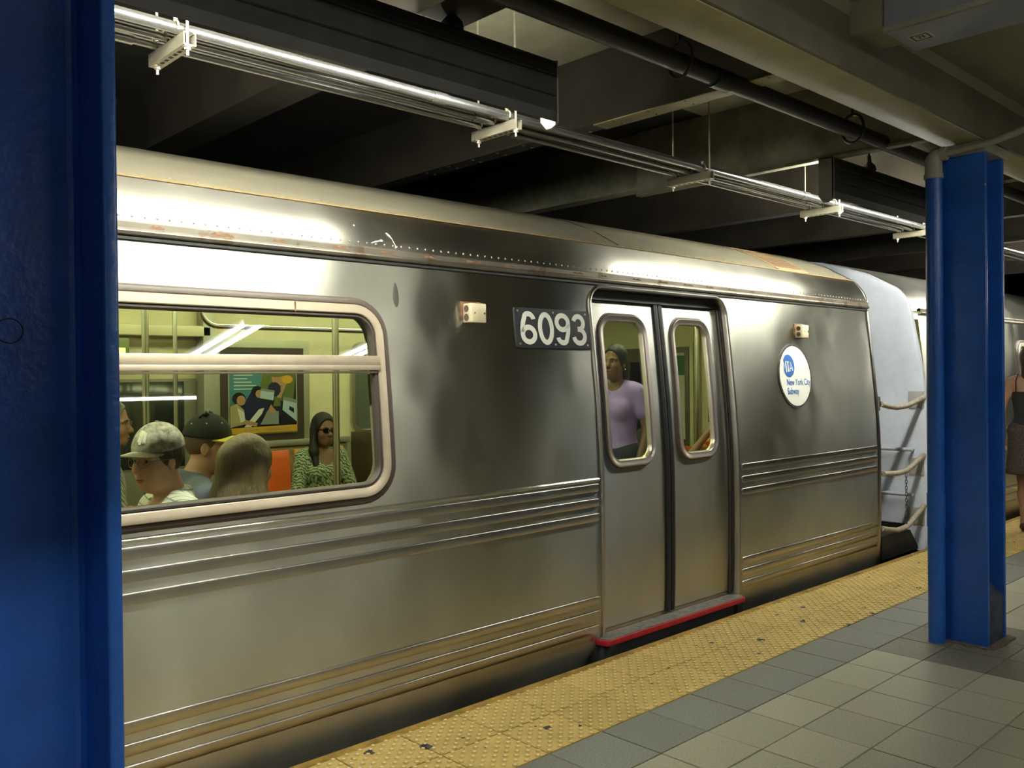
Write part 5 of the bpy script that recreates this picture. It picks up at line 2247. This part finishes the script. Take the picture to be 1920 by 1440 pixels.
for (ax_, ay_) in ((-2.2, .6), (-1.4, .6), (-.6, .6), (2.2, .6), (1.4, .6)):
    q = (-.010 + .109 * math.cos(ax_) * math.cos(ay_), .091 * math.sin(ax_) * math.cos(ay_), .045 + .106 * math.sin(ay_))
    b.ell(H(q), (.0035, .0035, .0035), 8, 5)
b.build('eyelet', mat('pale_eyelet', (0.6, 0.6, 0.5), 0.6), hat)['kind'] = 'stuff'
b = MB()
b.tube([H((-.03, .055, .128)), H((-.01, .02, .152)), H((-.01, -.02, .152)), H((-.03, -.055, .128))], .005, 8)
gl2 = b.build('sunglasses_on_cap', DARKLENS, hat, smooth=True)
b = MB()
for sy_ in (1, -1):
    b.ell(H((-.004, .034 * sy_, .146)), (.012, .024, .017), 12, 8, M=Matrix(HR.tolist()))
b.build('dark_lens', DARKLENS, gl2, smooth=True)

# 3 woman with long light brown hair, nearest the window, facing right
yaw = 0
hp = (1.749, 3.440, 1.088)
t, H, HR, s, TW, RB = person('woman with long light brown hair at the window, face turned away', seat_base_for(hp, yaw, .97, .05), yaw, .97, True, (10 * D2R, .12), SKIN_L, .0065, cloth('dull_green_cotton', (0.10, 0.115, 0.075)), .8, .06, DENIM, {'l': ((.06, .21, .17), (.27, .13, .09)), 'r': ((.08, -.165, .18), (.27, -.08, .09))}, shoes=SHOE, female=True, lean=.05)
c = Sdf()
c.ell(H((-.018, 0, .030)), np.array((.112, .095, .112)) * s, HR, .01)
for sy_ in (1, -1):
    c.cap(H((-.02, .068 * sy_, .02)), H((-.01, .078 * sy_, -.14)), .042, .046, .04)
    c.cap(H((-.01, .078 * sy_, -.14)), H((.01, .085 * sy_, -.27)), .044, .025, .04)
c.cap(H((-.075, 0, .02)), H((-.085, 0, -.15)), .070, .075, .05)
c.cap(H((-.085, 0, -.15)), H((-.095, 0, -.27)), .072, .035, .05)
c.ell(H((.115, 0, -.050)), np.array((.075, .070, .13)) * s, HR, .015, 'd')
sdf_obj(c, 'hair', HAIR_BR, t, .006)

# 4 woman with sunglasses on the far bench
yaw = 262 * D2R
hp = (3.387, 5.535, 1.084)
t, H, HR, s, TW, RB = person('woman in sunglasses and a green patterned blouse on the far bench under the pole', seat_base_for(hp, yaw, .92), yaw, .92, True, (6 * D2R, .03), SKIN_D, .006, ZEBRA, .85, .15, DENIM,
                             {'l': ((.07, .23, .17), (.25, -.02, .10)), 'r': ((.07, -.23, .17), (.24, .03, .12))}, shoes=SHOE, female=True)
c = Sdf()
hair_cap(c, H, HR, s, .011)
c.cap(H((-.02, -.078, .0)), H((.01, -.092, -.16)), .026, .030, .03)
c.cap(H((.01, -.092, -.16)), H((.075, -.085, -.36)), .030, .018, .03)
c.cap(H((-.03, .078, .0)), H((-.03, .085, -.15)), .022, .018, .03)
c.cap(H((-.07, 0, 0)), H((-.075, -.02, -.17)), .05, .04, .04)
sdf_obj(c, 'hair', HAIR_B, t, .007)
glasses(t, H, s, DARKLENS, DARKLENS, .025, .017)

# 5 standing woman in lavender behind the left door pane
yaw = 196 * D2R
hp = (4.56, 3.82, 1.535)
base = seat_base_for(hp, yaw, .935, 0, False)
base[2] = FZ
s5 = (hp[2] - FZ) / (.93 + .665)
t, H, HR, s, TW, RB = person('standing woman in a lavender t-shirt behind the left door pane', base, yaw, s5, False, (-6 * D2R, -.05), SKIN_D, .0065, LAV, .55, .07, DENIM,
                             {'l': ((-.02, .22, .19), (.10, .20, -.06)), 'r': ((.02, -.24, .18), (.20, -.20, .02))}, shoes=SHOE, female=True)
c = Sdf()
hair_cap(c, H, HR, s, .009)
c.cap(H((-.075, 0, .01)), H((-.095, 0, -.17)), .050, .040, .04)
c.cap(H((-.06, .05, -.03)), H((-.07, .06, -.15)), .030, .020, .04)
c.cap(H((-.06, -.05, -.03)), H((-.07, -.06, -.15)), .030, .020, .04)
sdf_obj(c, 'hair', HAIR_B, t, .007)
b = MB()
for sy_ in (1, -1):
    b.ell(H((-.002, .086 * sy_, -.048)), (.006, .006, .006), 8, 6)
b.build('earring', mat('pale_earring', (0.7, 0.66, 0.5), 0.2, 0.8), t, smooth=True)['kind'] = 'stuff'

# 6 seated person with a raised arm behind the right door pane
yaw = 180 * D2R
hp = (5.50, 3.60, 1.16)
bs = seat_base_for(hp, yaw, .95)
t, H, HR, s, TW, RB = person('seated person with a bent raised arm behind the right door pane, red and yellow top', bs, yaw, .95, True, (0, .1), SKIN_M, .0065, wavy('red_yellow_print', (0.52, 0.05, 0.03), (0.60, 0.42, 0.06), 9, 4), .35, .07, DENIM,
                             {'l': ((.24, .20, .32), (.07, .13, .52)), 'r': ((.26, -.17, .34), (.12, -.06, .56))}, shoes=SHOE, female=True)
c = Sdf()
hair_cap(c, H, HR, s, .012)
c.cap(H((-.06, 0, .02)), H((-.08, 0, -.16)), .06, .05, .04)
sdf_obj(c, 'hair', HAIR_B, t, .008)

# 7 man across the aisle, grey hair, white shirt
yaw = -12 * D2R
hp = (1.64, 4.74, 1.225)
t, H, HR, s, TW, RB = person('grey haired man in a patterned pale shirt across the aisle, partly behind the blue column', seat_base_for(hp, yaw, 1.0), yaw, 1.0, True, (-18 * D2R, .05), SKIN_M, .0075, PATSH, .8, .07, KHAKI, shoes=SHOE)
c = Sdf()
hair_cap(c, H, HR, s, .008)
sdf_obj(c, 'hair', HAIR_G, t, .008)
glasses(t, H, s, WIRE)

# 8 man in white at the very left of the window
yaw = 180 * D2R
hp = (.86, 3.80, 1.20)
t, H, HR, s, TW, RB = person('passenger in a plain white shirt hidden mostly by the near column', seat_base_for(hp, yaw, 1.0), yaw, 1.0, True, (0, 0), SKIN_M, .008, WHITEC, .8, .07, KHAKI, shoes=SHOE)
c = Sdf()
hair_cap(c, H, HR, s, .008)
sdf_obj(c, 'hair', HAIR_D, t, .009)

# 9 seated passenger in dark clothes by the car end, forearm showing in the left door pane
yaw = 180 * D2R
hp = (5.62, 4.32, 1.17)
t, H, HR, s, TW, RB = person('passenger in dark clothes seated beyond the standing woman, forearm resting', seat_base_for(hp, yaw, .96), yaw, .96, True, (0, .1), SKIN_M, .008, DARKC, .6, .06, DARKC,
                             {'l': ((.10, .22, .18), (.33, .16, .10)), 'r': ((.10, -.22, .18), (.33, -.12, .12))}, shoes=SHOE, female=True)
c = Sdf()
hair_cap(c, H, HR, s, .012)
c.cap(H((-.06, 0, .02)), H((-.08, 0, -.2)), .06, .05, .04)
sdf_obj(c, 'hair', HAIR_B, t, .008)

# 10 woman walking away on the platform past the far column
yaw = 3 * D2R
t, H, HR, s, TW, RB = person('woman walking away in a black strapless top and dark patterned skirt beyond the far column', (8.80, 2.575, 0.0), yaw, .975, False, (0, 0), SKIN_L, .008, DARKC, .5, .07, SKIRT,
                             {'l': ((-.02, .235, .20), (.04, .24, -.05)), 'r': ((.0, -.235, .20), (.08, -.24, -.04))}, shoes=mat('brown_shoe', (0.06, 0.028, 0.02), 0.5), female=True, strapless=True, skirt=True, walk=.6)
c = Sdf()
hair_cap(c, H, HR, s, .016)
c.cap(H((-.06, 0, .02)), H((-.075, 0, -.13)), .075, .065, .04)
sdf_obj(c, 'hair', HAIR_D, t, .008)
b = MB()
for sy_ in (1, -1):
    b.tube([TW((-.125, .09 * sy_, .36)), TW((-.095, .10 * sy_, .47)), TW((-.03, .095 * sy_, .535)), TW((.06, .085 * sy_, .47)), TW((.11, .07 * sy_, .38))], .004, 6)
b.build('strap', DARKC, t, smooth=True)['kind'] = 'stuff'
